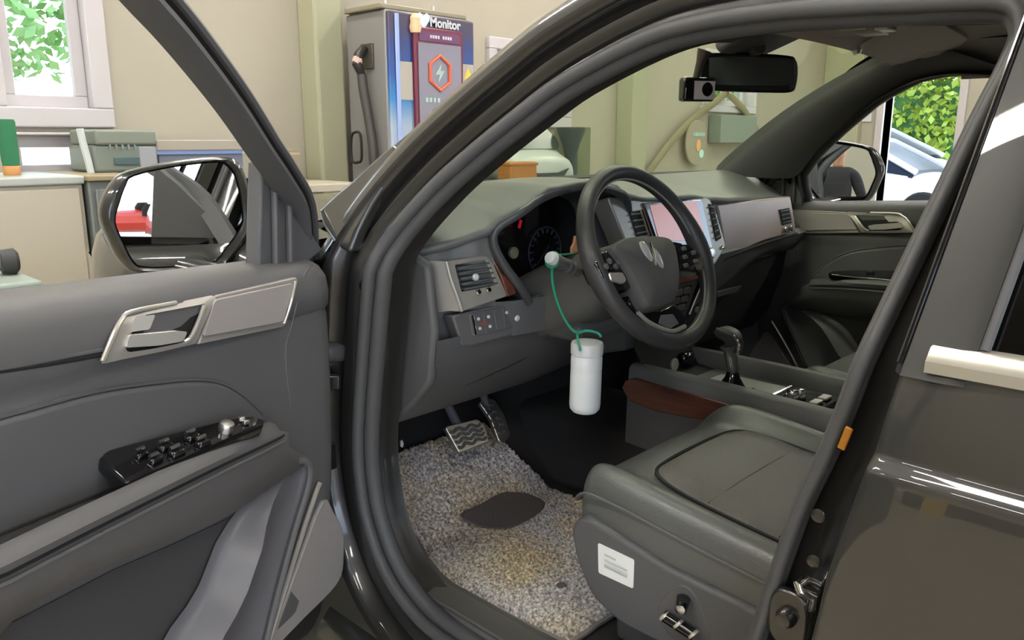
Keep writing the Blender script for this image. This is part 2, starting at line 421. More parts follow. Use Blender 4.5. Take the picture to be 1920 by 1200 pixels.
def parked_car(x, y, rz, label, s=1.0):
    """sedan, nose along local +y"""
    t = thing('parked_car', (x, y, -0.02), label, 'car', None)
    M = Matrix.Translation((x, y, -0.02)) @ Matrix.Rotation(rz, 4, 'Z') @ Matrix.Scale(s, 4)
    T = lambda p: M @ V(p)
    secs = [(-2.3, 0.74, 0.34, 0.70, 0.86), (-2.15, 0.84, 0.26, 0.92, 1.0), (-1.4, 0.90, 0.22, 0.95, 1.02), (-0.4, 0.91, 0.2, 0.93, 0.98), (0.6, 0.91, 0.2, 0.9, 0.95), (1.2, 0.90, 0.22, 0.84, 0.9), (1.9, 0.86, 0.24, 0.74, 0.8), (2.25, 0.76, 0.28, 0.62, 0.68), (2.36, 0.60, 0.36, 0.52, 0.56)]
    rings = []
    for (yy, w, z0, zs_, zt) in secs:
        rings.append([T(p) for p in [(-w * 0.8, yy, z0), (w * 0.8, yy, z0), (w, yy, z0 + 0.15), (w, yy, (z0 + zs_) / 2), (w * 0.97, yy, zs_), (w * 0.8, yy, zt), (0, yy, zt + 0.03), (-w * 0.8, yy, zt), (-w * 0.97, yy, zs_), (-w, yy, (z0 + zs_) / 2), (-w, yy, z0 + 0.15)]])
    MB().loft(rings).build('body', CARW, t, sub=1)
    gr = [(-1.9, 0.70, 1.0, 1.02), (-1.3, 0.66, 0.98, 1.30), (-0.7, 0.63, 0.96, 1.42), (-0.1, 0.62, 0.95, 1.44), (0.4, 0.63, 0.94, 1.34), (1.2, 0.70, 0.9, 0.93)]
    rr = [[T(p) for p in [(-w - 0.1, yy, z0 - 0.05), (w + 0.1, yy, z0 - 0.05), (w, yy, (z1)), (w * 0.8, yy, z1 + 0.02), (-w * 0.8, yy, z1 + 0.02), (-w, yy, z1)]] for (yy, w, z0, z1) in gr]
    MB().loft(rr).build('window_glass', CARG, t, sharp=60)
    rf = [[T(p) for p in [(-w - 0.01, yy, z1 - 0.04), (w + 0.01, yy, z1 - 0.04), (w * 0.9, yy, z1 + 0.045), (-w * 0.9, yy, z1 + 0.045)]] for (yy, w, z0, z1) in gr[1:5]]
    MB().loft(rf).build('roof', CARW, t, bevel=0.02)
    for sx in (-1, 1):
        MB().tube([T((sx * 0.81, 1.25, 0.93)), T((sx * 0.66, 0.4, 1.36)), T((sx * 0.64, -0.1, 1.46))], 0.045, 6).build('pillar', CARW, t)
        MB().tube([T((sx * 0.8, -1.9, 0.98)), T((sx * 0.68, -1.3, 1.32)), T((sx * 0.64, -0.7, 1.44))], 0.05, 6).build('pillar', CARW, t)
        for yy in (-1.4, 1.4):
            ax = M.to_3x3() @ V((sx, 0, 0))
            w = MB().lathe([(0.18, 0.11), (0.3, 0.12), (0.33, 0.08), (0.33, -0.08), (0.3, -0.11), (0.1, -0.11)], T((sx * 0.8, yy, 0.33)), ax, 28).build('wheel', TYRE, t)
            MB().lathe([(0.03, 0.10), (0.06, 0.115), (0.19, 0.10), (0.205, 0.12), (0.205, 0.05)], T((sx * 0.805, yy, 0.33)), ax, 10).build('rim', RIM, w)
        hl = [T((sx * (0.4 + 0.05 * i), 2.37 - 0.06 * i * i * 0.35, 0.62 + 0.02 * i)) for i in range(6)]
        MB().tube(hl, [0.03, 0.05, 0.06, 0.06, 0.05, 0.03], 8).build('headlamp', LAMPG, t)
        MB().lathe([(0.02, -0.09), (0.07, -0.06), (0.075, 0.03), (0.05, 0.09)], T((sx * 0.98, 0.75, 1.0)), M.to_3x3() @ V((sx, 0, 0)), 12).build('mirror', CARW, t)
    gr_ = MB().box((0, 0, 0), (0.9, 0.06, 0.16)).build('grille', TYRE, t, bevel=0.02)
    gr_.data.transform(M @ Matrix.Translation((0, 2.36, 0.45)))
    return t
parked_car(11.6, 5.2, R(180), 'white sedan parked outside the side door, nearest the opening')
parked_car(15.2, 6.6, R(180), 'taller white car standing behind the parked white sedan', 1.16)
# ================================================================== things along the front wall
# --- EV charger
x0, x1, yf, yb_ = PY(727, 100, 3.25).x, PY(886, 100, 3.25).x, 3.25, 3.59
zt = PY(727, 15, yf).z
GREYM = mat('charger_grey_steel', (134, 132, 130), 0.45, metal=0.1)
BLUE = bpy.data.materials.new('charger_blue_fade'); BLUE.use_nodes = True
nt = BLUE.node_tree; b = nt.nodes['Principled BSDF']; b.inputs['Roughness'].default_value = 0.35
tc = nt.nodes.new('ShaderNodeTexCoord'); sp = nt.nodes.new('ShaderNodeSeparateXYZ'); mr = nt.nodes.new('ShaderNodeMapRange'); rp = nt.nodes.new('ShaderNodeValToRGB')
mr.inputs['From Min'].default_value = 1.2; mr.inputs['From Max'].default_value = zt
nt.links.new(tc.outputs['Object'], sp.inputs[0]); nt.links.new(sp.outputs['Z'], mr.inputs['Value']); nt.links.new(mr.outputs[0], rp.inputs['Fac']); nt.links.new(rp.outputs['Color'], b.inputs['Base Color'])
els = rp.color_ramp.elements; els[0].position = 0.0; els[0].color = (*lin((170, 178, 190)), 1); els[1].position = 1.0; els[1].color = (*lin((70, 58, 76)), 1)
for pos, c in ((0.30, (156, 172, 190)), (0.46, (46, 124, 184)), (0.62, (30, 76, 150)), (0.80, (40, 56, 116)), (0.90, (62, 54, 84))):
    e = els.new(pos); e.color = (*lin(c), 1)
ch = thing('ev_charger', ((x0 + x1) / 2, yf, 0), 'tall grey and blue car charging cabinet with a red-framed screen', 'charger')
MB().bb((x0, yf + 0.012, 0.08), (x1, yb_, zt)).build('cabinet', GREYM, ch, bevel=0.012)
MB().bb((x0 + 0.02, yf + 0.05, 0), (x1 - 0.02, yb_ - 0.03, 0.08)).build('plinth', TYRE, ch)
MB().bb((x0, yf - 0.012, 0.12), (x1, yf + 0.012, zt - 0.01)).build('front_panel', BLUE, ch, bevel=0.008)
MB().bb((x0 + 0.035, yf - 0.02, 0.3), (x0 + 0.06, yf - 0.012, zt - 0.02)).build('edge_strip', mat('pale_blue_strip', (150, 170, 220), 0.3), ch, bevel=0.004)
cx = lambda px: PY(px, 150, yf).x
cz = lambda py, px=815: PY(px, py, yf).z
RED = mat('wine_red_frame', (108, 26, 48), 0.35)
sx0, sx1, sz1, sz0 = cx(771), cx(862), cz(55), cz(55) - 0.82
fr = rounded([V((sx0, yf - 0.03, sz0)), V((sx1, yf - 0.03, sz0)), V((sx1, yf - 0.03, sz1)), V((sx0, yf - 0.03, sz1))], [0.03] * 4)
MB().plate(fr, (0, -1, 0), 0.02).build('screen_frame', RED, ch, bevel=0.006)
scr = MB().bb((sx0 + 0.022, yf - 0.036, sz0 + 0.03), (sx1 - 0.022, yf - 0.028, sz1 - 0.075)).build('screen', mat('grey_screen', (112, 102, 112), 0.2, emit=0.02, emit_rgb=(150, 138, 150)), ch)
MB().bb((sx0 + 0.03, yf - 0.034, sz1 - 0.065), (sx1 - 0.03, yf - 0.029, sz1 - 0.02)).build('screen_header', mat('plum_header', (96, 40, 84), 0.3), ch)
MB().bb((sx0 + 0.022, yf - 0.0375, sz0 + 0.03), (sx1 - 0.022, yf - 0.0365, sz1 - 0.50)).build('screen_footer', mat('lilac_screen', (150, 136, 170), 0.3, emit=0.03, emit_rgb=(186, 170, 214)), scr)
hx, hz = (sx0 + sx1) / 2 - 0.005, PY(815, 138, yf).z
hexp = [V((hx + 0.075 * math.sin(R(60 * i)), yf - 0.038, hz + 0.085 * math.cos(R(60 * i)))) for i in range(6)]
MB().tube(hexp, 0.010, 8, closed=True).build('hexagon_emblem', mat('orange_print', (206, 100, 72), 0.4, emit=0.03), scr)
bolt = [(0.012, 0.05), (-0.032, -0.008), (-0.004, -0.008), (-0.014, -0.05), (0.03, 0.012), (0.004, 0.012)]
MB().plate([V((hx + p[0], yf - 0.039, hz + p[1])) for p in bolt], (0, -1, 0), 0.003).build('bolt_emblem', mat('pale_mint_print', (160, 184, 174), 0.4, emit=0.03), scr)
for i in range(8):
    if i == 4: continue
    MB().bb((hx - 0.10 + i * 0.026, yf - 0.039, hz - 0.145), (hx - 0.10 + i * 0.026 + 0.018, yf - 0.0365, hz - 0.122)).build('letter', MATS['pale_mint_print'], scr)
for i in range(9):
    if i == 4: continue
    MB().bb((hx - 0.06 + i * 0.0165, yf - 0.0375, sz1 - 0.05), (hx - 0.06 + i * 0.0165 + 0.011, yf - 0.0335, sz1 - 0.035)).build('letter', mat('pale_grey_print', (205, 190, 205), 0.4), ch)
# logo: a pale blue heart-shaped V and a word
lz = PY(806, 40, yf).z; lx = cx(793)
ht = [(0, -0.045), (0.038, 0.0), (0.04, 0.022), (0.022, 0.034), (0.0, 0.016), (-0.022, 0.034), (-0.04, 0.022), (-0.038, 0.0)]
MB().plate([V((lx + p[0], yf - 0.016, lz + p[1])) for p in ht], (0, -1, 0), 0.006).build('heart_logo', mat('ice_blue_print', (205, 224, 240), 0.4), ch)
text_mesh('logo_word', 'Monitor', 0.062, (cx(804), yf - 0.017, lz - 0.026), (1, 0, 0), (0, 0, 1), WHITE, ch, 0.001, bold=0.002)
NOTE = mat('paper_notice', (176, 170, 158), 0.7)
MB().bb((cx(746), yf - 0.016, cz(190)), (cx(770), yf - 0.012, cz(121))).build('notice_sheet', NOTE, ch)
st = MB().bb((cx(864), yf - 0.016, cz(170, 870)), (cx(884), yf - 0.012, cz(121, 870))).build('warning_sticker', NOTE, ch)
YEL = mat('warning_yellow', (238, 200, 60), 0.5)
xm = (cx(864) + cx(884)) / 2; zz = cz(148, 870)
MB().plate([V((xm - 0.028, yf - 0.018, zz)), V((xm + 0.028, yf - 0.018, zz)), V((xm, yf - 0.018, zz + 0.055))], (0, -1, 0), 0.003).build('warning_triangle', YEL, st)
MB().bb((xm - 0.028, yf - 0.0185, zz - 0.06), (xm + 0.028, yf - 0.0165, zz - 0.02)).build('warning_bar', YEL, st)
mt = MB().lathe([(0.004, -0.012), (0.026, -0.006), (0.032, 0.02), (0.024, 0.045), (0.028, 0.062), (0.014, 0.085)], (cx(776), yf - 0.02, cz(60, 776)), (0, 0, 1), 12)
mt.build('figurine_magnet', mat('peach_vinyl', (226, 190, 150), 0.5), ch)
# holster, plug and cable on the charger's side
yy = PX(690, 100, x0).y
hz1, hz0 = PX(690, 82, x0).z, PX(690, 122, x0).z
MB().bb((x0 - 0.012, yy - 0.05, hz0 - 0.02), (x0 + 0.01, yy + 0.05, hz1)).build('holster', mat('holster_grey', (74, 70, 63), 0.5), ch, bevel=0.004)
pl = MB().tube([(x0 - 0.02, yy, hz1 - 0.02), (x0 - 0.06, yy - 0.005, hz1 - 0.06), (x0 - 0.075, yy - 0.01, hz0), (x0 - 0.05, yy - 0.01, hz0 - 0.05)], [0.02, 0.026, 0.026, 0.02], 12).build('plug', mat('plug_dark', (40, 36, 34), 0.4), ch)
MB().lathe([(0.012, -0.02), (0.026, -0.012), (0.026, 0.012), (0.012, 0.02)], (x0 - 0.075, yy - 0.01, hz0 + 0.012), (1, 0, 0), 14).build('plug_cap', mat('plug_cap_pink', (206, 178, 168), 0.4), pl)
CABLE = mat('cable_grey', (66, 63, 59), 0.5)
z_ = lambda py: PX(700, py, x0).z
MB().tube(catmull([(x0 - 0.05, yy - 0.01, hz0 - 0.05), (x0 - 0.05, yy - 0.02, z_(170)), (x0 - 0.045, yy - 0.05, z_(230)), (x0 - 0.045, yy - 0.075, z_(300)), (x0 - 0.05, yy - 0.09, 0.7), (x0 - 0.06, yy - 0.08, 0.3), (x0 - 0.05, yy + 0.05, 0.2), (x0 - 0.03, yy + 0.1, 0.5)], 8), 0.024, 10).build('cable', CABLE, ch)
lp = [V((x0 - 0.04, PX(p[0], p[1], x0).y, PX(p[0], p[1], x0).z)) for p in ((672, 300), (671, 258), (679, 248), (688, 254), (690, 296), (684, 304))]
MB().tube(catmull(lp, 6, True), 0.007, 8, closed=True).build('cable_hook', mat('hook_black', (26, 25, 24), 0.5), ch)
for px_ in (750, 838):
    MB().tube([(cx(px_), yf + 0.1, zt), (cx(px_), yf + 0.1, zt + 0.06)], 0.008, 8).build('lifting_stud', STEEL, ch)
MB().bb((cx(690) + 0.1, yf + 0.02, zt), (x1 - 0.02, yb_ - 0.02, zt + 0.025)).build('top_cap', mat('cap_olive', (140, 132, 112), 0.5), ch, bevel=0.006)

# --- cabinets along the left of the front wall, with what stands on them
CREAM = mat('cream_laminate', (184, 176, 158), 0.45)
zc = PY(100, 331, 3.18).z
xg = PY(167, 380, 3.18).x
ct = thing('counter', (-2.3, 3.3, 0), 'long cream laminate counter under the upper window', 'counter')
MB().bb((-3.4, 3.20, 0.08), (xg - 0.01, YW - 0.02, zc - 0.03)).build('carcass', CREAM, ct, bevel=0.004)
MB().bb((-3.42, 3.18, zc - 0.03), (xg - 0.005, YW - 0.01, zc)).build('worktop', mat('pale_grey_green_top', (176, 180, 174), 0.3), ct, bevel=0.006)
for i in range(3):
    xx = lerp(-3.38, xg - 0.02, i / 3.0); x2 = lerp(-3.38, xg - 0.02, (i + 1) / 3.0) - 0.008
    MB().bb((xx, 3.184, 0.1), (x2, 3.20, zc - 0.045)).build('door', CREAM, ct, bevel=0.003)
MB().bb((-3.38, 3.24, 0), (xg - 0.03, YW - 0.05, 0.08)).build('plinth', TYRE, ct)
GREYC = mat('grey_green_steel', (112, 117, 112), 0.45)
xe = PY(262, 400, 3.18).x
cb = thing('steel_cabinet', ((xg + xe) / 2, 3.4, 0), 'grey-green steel cabinet with a tan top beside the cream counter', 'cabinet')
MB().bb((xg, 3.17, 0.0), (xe, YW - 0.02, zc - 0.02)).build('body', GREYC, cb, bevel=0.006)
MB().bb((xg - 0.005, 3.15, zc - 0.02), (xe + 0.01, YW - 0.02, zc)).build('top', mat('tan_board', (150, 136, 106), 0.5), cb, bevel=0.004)
dr = MB().bb((xg + 0.02, 3.155, 0.08), (xe - 0.02, 3.17, zc - 0.05)).build('door', GREYC, cb, bevel=0.004)
MB().tube([(xg + 0.05, 3.145, 0.8), (xg + 0.05, 3.13, 0.82), (xg + 0.05, 3.13, 0.93), (xg + 0.05, 3.145, 0.95)], 0.006, 8).build('handle', STEEL, dr)
xe2 = PY(598, 400, 3.55).x
sh = thing('low_bench', ((xe + xe2) / 2, 3.4, 0), 'long cream bench carrying the toy truck and white box', 'bench')
zb_ = PY(470, 348, 3.3).z
MB().bb((xe + 0.02, 3.16, zb_ - 0.035), (xe2, YW - 0.02, zb_)).build('top', CREAM, sh, bevel=0.004)
for a in (xe + 0.06, xe2 - 0.06):
    for bq in (3.2, YW - 0.07):
        MB().bb((a - 0.025, bq - 0.025, 0), (a + 0.025, bq + 0.025, zb_ - 0.035)).build('leg', GREYC, sh, bevel=0.004)
def at(px, py, y): return PY(px, py, y)
# green canister with a wooden base
gx0, gx1 = at(2, 300, 3.4).x, at(37, 300, 3.4).x
ho = thing('green_canister', ((gx0 + gx1) / 2, 3.4, zc), 'green fabric bin on an orange wooden base at the counter end', 'bin')
gm = (gx0 + gx1) / 2; gr = (gx1 - gx0) / 2
MB().lathe([(gr * 0.92, 0.035), (gr * 0.98, 0.06), (gr, 0.12), (gr * 1.02, 0.19), (gr * 0.9, 0.2), (gr * 0.8, 0.17)], (gm, 3.4, zc), seg=24).build('fabric_body', mat('green_cloth', (44, 112, 74), 0.8, bump=0.4, bscale=40), ho)
MB().lathe([(gr * 0.85, 0), (gr * 0.95, 0.004), (gr * 0.95, 0.032), (gr * 0.85, 0.036)], (gm, 3.4, zc), seg=24).build('wooden_base', mat('orange_wood', (196, 140, 84), 0.5), ho)
# bench machine: grey-green box with a sloped left cheek, grille slots and a display
mx0, mx1 = at(176, 300, 3.40).x, at(298, 300, 3.40).x
mz1 = at(240, 243, 3.40).z
ma = thing('bench_machine', ((mx0 + mx1) / 2, 3.45, zc), 'grey-green bench machine with a dark display on the steel cabinet', 'machine')
MB().bb((mx0, 3.40, zc), (mx1, 3.68, mz1 - 0.06)).build('housing', mat('machine_grey_green', (118, 126, 117), 0.5), ma, bevel=0.012)
MB().bb((mx0 + 0.01, 3.39, mz1 - 0.06), (mx1 - 0.005, 3.68, mz1)).build('lid', mat('machine_lid', (124, 130, 118), 0.5), ma, bevel=0.01)
for i in range(5):
    MB().bb((mx0 + 0.06 + i * 0.024, 3.394, zc + 0.09), (mx0 + 0.068 + i * 0.024, 3.40, zc + 0.13)).build('slot', mat('slot_grey', (130, 140, 130), 0.6), ma)
MB().bb((mx0 + 0.075, 3.392, zc + 0.03), (mx0 + 0.19, 3.40, zc + 0.06)).build('display', mat('display_teal', (84, 104, 104), 0.3), ma, bevel=0.002)
MB().tube([(mx0 - 0.012, 3.41, zc), (mx0 - 0.02, 3.41, zc + 0.06), (mx0 - 0.03, 3.41, zc + 0.12), (mx0 - 0.035, 3.41, zc + 0.17)], 0.014, 8).build('side_arm', mat('arm_pale', (196, 202, 200), 0.4), ma)
# sheet of paper, white box with a blue band, toy truck, carton
pp = MB().bb((at(262, 300, 3.3).x, 3.29, zb_), (at(292, 300, 3.3).x, 3.30, at(277, 275, 3.3).z)).build('paper_card', mat('pale_card', (150, 152, 156), 0.6), None, bevel=0.002)
tag(pp, 'small pale printed card propped beside the white box', 'card')
bx0, bx1 = at(292, 300, 3.45).x, at(452, 300, 3.45).x
bz1 = at(380, 262, 3.45).z
wb = thing('storage_box', ((bx0 + bx1) / 2, 3.55, zb_), 'long white storage box with a blue-edged lid on the bench', 'box')
MB().bb((bx0, 3.42, zb_), (bx1, 3.70, bz1 - 0.045)).build('body', mat('box_blue_grey', (112, 118, 134), 0.6), wb, bevel=0.004)
MB().bb((bx0 - 0.008, 3.41, bz1 - 0.06), (bx1 + 0.008, 3.71, bz1 - 0.045)).build('blue_band', mat('band_blue', (120, 140, 190), 0.5), wb)
MB().bb((bx0 - 0.01, 3.405, bz1 - 0.045), (bx1 + 0.01, 3.715, bz1)).build('lid', mat('box_cream_lid', (158, 152, 140), 0.6), wb, bevel=0.005)
tx0, tx1 = at(446, 310, 3.3).x, at(500, 310, 3.3).x
tk = thing('toy_truck', ((tx0 + tx1) / 2, 3.3, zb_), 'white toy truck with dark windows on the bench', 'toy')
tw = tx1 - tx0; tz = at(470, 278, 3.3).z - zb_
TOYW = mat('toy_white', (166, 162, 150), 0.4)
MB().plate([V((tx0 + p[0] * tw, 3.26, zb_ + p[1] * tz)) for p in ((0, 0.22), (1, 0.22), (1, 0.55), (0.86, 0.6), (0.72, 0.95), (0.1, 1.0), (0, 0.9))], (0, -1, 0), -0.085).build('cab', TOYW, tk, bevel=0.006)
MB().plate([V((tx0 + p[0] * tw, 3.257, zb_ + p[1] * tz)) for p in ((0.30, 0.62), (0.8, 0.62), (0.70, 0.88), (0.30, 0.9))], (0, -1, 0), -0.004).build('window', mat('toy_window', (96, 90, 84), 0.3), tk)
for q in (0.22, 0.8):
    for yy_ in (3.262, 3.338):
        MB().lathe([(0.004, -0.008), (0.02, -0.008), (0.022, 0), (0.02, 0.008), (0.004, 0.008)], (tx0 + q * tw, yy_, zb_ + 0.021), (0, 1, 0), 16).build('wheel', TYRE, tk)
cx0, cx1 = at(535, 310, 3.5).x, at(563, 310, 3.5).x
xe2_ = 0
ca = thing('carton', ((cx0 + cx1) / 2, 3.55, zb_), 'plain beige carton at the far end of the bench', 'carton')
MB().bb((cx0, 3.50, zb_), (cx1, 3.66, at(548, 280, 3.5).z)).build('body', mat('carton_beige', (144, 134, 116), 0.8), ca, bevel=0.003)
MB().bb((cx0, 3.498, at(548, 290, 3.5).z), (cx1, 3.50, at(548, 286, 3.5).z)).build('tape', mat('tape_tan', (180, 160, 130), 0.4), ca)
ob = MB().bb((at(474, 360, 3.2).x, 3.19, zb_), (at(487, 360, 3.2).x, 3.24, zb_ + 0.03)).build('orange_case', mat('orange_case', (220, 140, 80), 0.5), None, bevel=0.006)
tag(ob, 'small orange case on the bench edge in front of the toy truck', 'case')
# trolley at the far left with a grey tube lying on it
tz_ = at(20, 520, 2.2).z
tr = thing('tool_trolley', (-1.55, 2.25, 0), 'pale green tool trolley standing before the cream counter', 'trolley')
PG = mat('pale_green_steel', (140, 152, 143), 0.45)
tx_ = at(58, 520, 2.2).x
MB().bb((tx_ - 0.6, 2.1, tz_ - 0.05), (tx_, 2.5, tz_)).build('tray', PG, tr, bevel=0.01)
MB().bb((tx_ - 0.6, 2.1, 0.25), (tx_, 2.5, 0.3)).build('shelf', PG, tr, bevel=0.01)
for a in (tx_ - 0.58, tx_ - 0.02):
    for bq in (2.12, 2.48):
        MB().tube([(a, bq, 0.06), (a, bq, tz_ - 0.05)], 0.015, 8).build('post', PG, tr)
        MB().lathe([(0.01, -0.012), (0.03, -0.012), (0.03, 0.012), (0.01, 0.012)], (a, bq, 0.03), (1, 0, 0), 14).build('caster', TYRE, tr)
p1, p2 = at(-30, 480, 2.25), at(38, 515, 2.25)
tb = thing('grey_tube', (p2.x, 2.25, tz_), 'dark grey tube lying on the pale green trolley', 'tube')
MB().tube([(p1.x, 2.28, tz_ + 0.032), (p2.x - 0.03, 2.25, tz_ + 0.032)], 0.022, 12).build('tube_body', mat('tube_grey', (104, 106, 104), 0.5), tb)
MB().lathe([(0.018, -0.02), (0.03, -0.018), (0.032, 0.012), (0.022, 0.02)], (p2.x - 0.02, 2.25, tz_ + 0.032), (1, -0.1, 0), 16).build('end_cap', mat('cap_dark', (60, 60, 60), 0.5), tb)

# --- things seen through the windscreen, on a shelf below the middle window
zs = at(1000, 352, 3.3).z
sx_a, sx_b = at(890, 300, 3.3).x, at(1105, 300, 3.6).x
ds = thing('display_shelf', ((sx_a + sx_b) / 2, 3.5, 0), 'pale green display shelf under the middle window', 'shelf')
MB().bb((sx_a, 3.12, zs - 0.03), (sx_b, YW - 0.02, zs)).build('board', PG, ds, bevel=0.004)
for a in (sx_a + 0.04, sx_b - 0.04):
    MB().bb((a - 0.02, 3.16, 0), (a + 0.02, YW - 0.05, zs - 0.03)).build('side_panel', PG, ds)
qx0, qx1 = at(930, 300, 3.3).x, at(1060, 300, 3.3).x
qz = (at(1020, 243, 3.3).z - zs) * 1.12; qw = qx1 - qx0; qc = (qx0 + qx1) / 2
tc_ = thing('ride_on_car', (qc, 3.4, zs), 'white ride-on toy car with a dark windscreen on the shelf', 'toy')
rg = []
for (yy_, w, h) in ((3.17, 0.40, 0.40), (3.2, 0.46, 0.52), (3.3, 0.49, 0.60), (3.36, 0.46, 0.86), (3.45, 0.42, 1.0), (3.58, 0.42, 0.98), (3.66, 0.44, 0.7)):
    rg.append([V((qc + qw * p[0] * w / 0.5, yy_, zs + qz * (0.06 + (h - 0.06) * p[1]))) for p in ((-0.45, 0), (0.45, 0), (0.5, 0.3), (0.48, 0.65), (0.38, 0.95), (0, 1), (-0.38, 0.95), (-0.48, 0.65), (-0.5, 0.3))])
MB().loft(rg).build('body', mat('toy_shell_white', (172, 177, 172), 0.35), tc_, sub=1)
wsp = [V((qc + qw * p[0], 3.262 + 0.11 * p[1], zs + qz * (0.56 + 0.40 * p[1]))) for p in ((-0.36, 0.1), (0.36, 0.1), (0.40, 0.45), (0.30, 0.95), (-0.30, 0.95), (-0.40, 0.45))]
MB().plate(rounded(wsp, 0.03), (0, -0.8, 0.5), 0.012).build('windscreen', mat('toy_screen_dark', (46, 55, 52), 0.25), tc_)
gp = [V((qc + qw * p[0], 3.165, zs + qz * p[1])) for p in ((-0.30, 0.30), (-0.2, 0.14), (0.2, 0.14), (0.30, 0.30), (0.15, 0.24), (-0.15, 0.24))]
MB().plate(gp, (0, -1, 0), 0.01).build('grille', mat('toy_grille', (42, 48, 47), 0.5), tc_)
for s in (-1, 1):
    MB().lathe([(0.004, -0.02), (0.05, -0.02), (0.055, 0), (0.05, 0.02), (0.004, 0.02)], (qc + s * qw * 0.43, 3.26, zs + 0.055), (1, 0, 0), 18).build('wheel', TYRE, tc_)
    MB().lathe([(0.004, -0.02), (0.05, -0.02), (0.055, 0), (0.05, 0.02), (0.004, 0.02)], (qc + s * qw * 0.43, 3.56, zs + 0.055), (1, 0, 0), 18).build('wheel', TYRE, tc_)
ox0, ox1 = at(938, 315, 3.13).x, at(988, 315, 3.13).x
oc = thing('orange_crate', ((ox0 + ox1) / 2, 3.13, zs), 'orange plastic crate in front of the ride-on toy car', 'crate')
oz1 = at(960, 303, 3.13).z
MB().bb((ox0, 3.05, zs), (ox1, 3.155, oz1)).build('body', mat('orange_plastic', (170, 108, 40), 0.5), oc, bevel=0.01)
MB().bb((ox0 - 0.005, 3.045, oz1 - 0.02), (ox1 + 0.005, 3.16, oz1 - 0.004)).build('rim', mat('orange_plastic', (224, 150, 62)), oc, bevel=0.004)
MB().bb((ds.location.x - 0.3, 3.03, zs - 0.03), (sx_a + 0.35, 3.119, zs)).build('front_lip', PG, ds, bevel=0.003)
vx = at(1068, 300, 3.3).x; vz1 = at(1068, 239, 3.3).z - zs; r0 = (at(1084, 240, 3.3).x - at(1048, 240, 3.3).x) / 2
va = MB().lathe([(r0 * 0.55, 0), (r0 * 0.56, vz1 * 0.03), (r0 * 0.42, vz1 * 0.25), (r0 * 0.40, vz1 * 0.5), (r0 * 0.62, vz1 * 0.72), (r0, vz1 * 0.97), (r0 * 0.98, vz1), (r0 * 0.8, vz1 * 0.98)], (vx + 0.01, 3.3, zs), seg=28).build('flared_stand', mat('slate_vinyl', (50, 60, 60), 0.5), None)
tag(va, 'dark slate flared stand beside the ride-on toy car', 'stand')
oxa, oxb = at(1072, 300, 3.5).x, at(1096, 300, 3.5).x
bk = MB().bb((oxa, 3.45, zs), (oxb, 3.66, at(1090, 238, 3.45).z)).build('olive_panel_box', mat('olive_board', (108, 112, 82), 0.7), None, bevel=0.004)
tag(bk, 'tall olive box behind the dark flared stand', 'box')
# strap draped over a wall hook with a pale round disc
STRAP = mat('tan_strap', (138, 130, 100), 0.7)
wh = thing('wall_hanging', (at(1362, 172, 3.7).x, 3.7, at(1362, 172, 3.7).z), 'tan strap hung in a triangle on the wall with a pale oval disc', 'wall hanging')
pts = [at(1212, 330, 3.70), at(1262, 262, 3.70), at(1310, 215, 3.70), at(1345, 188, 3.70), at(1362, 172, 3.70)]
MB().tube(catmull(pts, 5), 0.035, 8, sx=0.3, ref=(0, 1, 0)).build('strap', STRAP, wh)
MB().tube([at(1362, 172, 3.70), at(1395, 205, 3.70), at(1440, 275, 3.70)], 0.035, 8, sx=0.3, ref=(0, 1, 0)).build('strap', STRAP, wh)
MB().lathe([(0.006, -0.04), (0.02, -0.035), (0.02, 0), (0.012, 0.04)], at(1362, 172, 3.71), (0, 1, 0), 12).build('hook', STEEL, wh)
dc = at(1307, 268, 3.68); rx, rz = 0.165, 0.19
disc = [V((dc.x + rx * math.cos(R(a)), 3.68, dc.z + rz * math.sin(R(a)))) for a in range(0, 360, 12)]
dk = MB().plate(disc, (0, -1, 0), 0.02).build('disc', mat('pale_disc', (150, 142, 120), 0.4), wh, bevel=0.006)
for i in range(7):
    MB().bb((dc.x - 0.07 + i * 0.026, 3.672, dc.z + 0.055), (dc.x - 0.052 + i * 0.026, 3.679, dc.z + 0.085)).build('letter', mat('pale_teal_print', (170, 200, 196), 0.5), dk)
MB().plate([V((dc.x + 0.02 + 0.035 * math.cos(R(a)), 3.676, dc.z - 0.02 + 0.05 * math.sin(R(a)))) for a in range(0, 360, 30)], (0, -1, 0), 0.006).build('orange_dot', mat('orange_dot', (214, 160, 110), 0.5), dk)
MB().plate([V((dc.x + 0.075 + 0.035 * math.cos(R(a)), 3.676, dc.z - 0.09 + 0.035 * math.sin(R(a)))) for a in range(0, 360, 30)], (0, -1, 0), 0.006).build('teal_dot', mat('teal_dot', (180, 220, 214), 0.4), dk)
bx_a, bx_b = at(1345, 232, 3.66).x, at(1412, 232, 3.66).x
gb = MB().bb((bx_a, 3.62, at(1380, 268, 3.62).z), (bx_b, YW - 0.005, at(1380, 216, 3.62).z)).build('wall_cupboard', mat('grey_green_cupboard', (128, 138, 128), 0.6), None, bevel=0.006)
tag(gb, 'grey-green wall cupboard below the far window', 'cupboard')
pb = MB().bb((XW - 0.03, PX(1640, 140, XW).y - 0.1, 2.02), (XW - 0.002, PX(1560, 140, XW).y, 2.75)).build('grey_board', mat('grey_board', (176, 176, 156), 0.7), None, bevel=0.004)
tag(pb, 'grey board fixed high on the right wall beside the corner', 'board')
sw = MB().bb((XW - 0.02, PX(1650, 222, XW).y + 0.08, PX(1650, 228, XW).z), (XW - 0.002, PX(1650, 222, XW).y + 0.2, PX(1650, 212, XW).z)).build('light_switch', WHITE, None, bevel=0.003)
tag(sw, 'small white light switch beside the side door opening', 'switch')

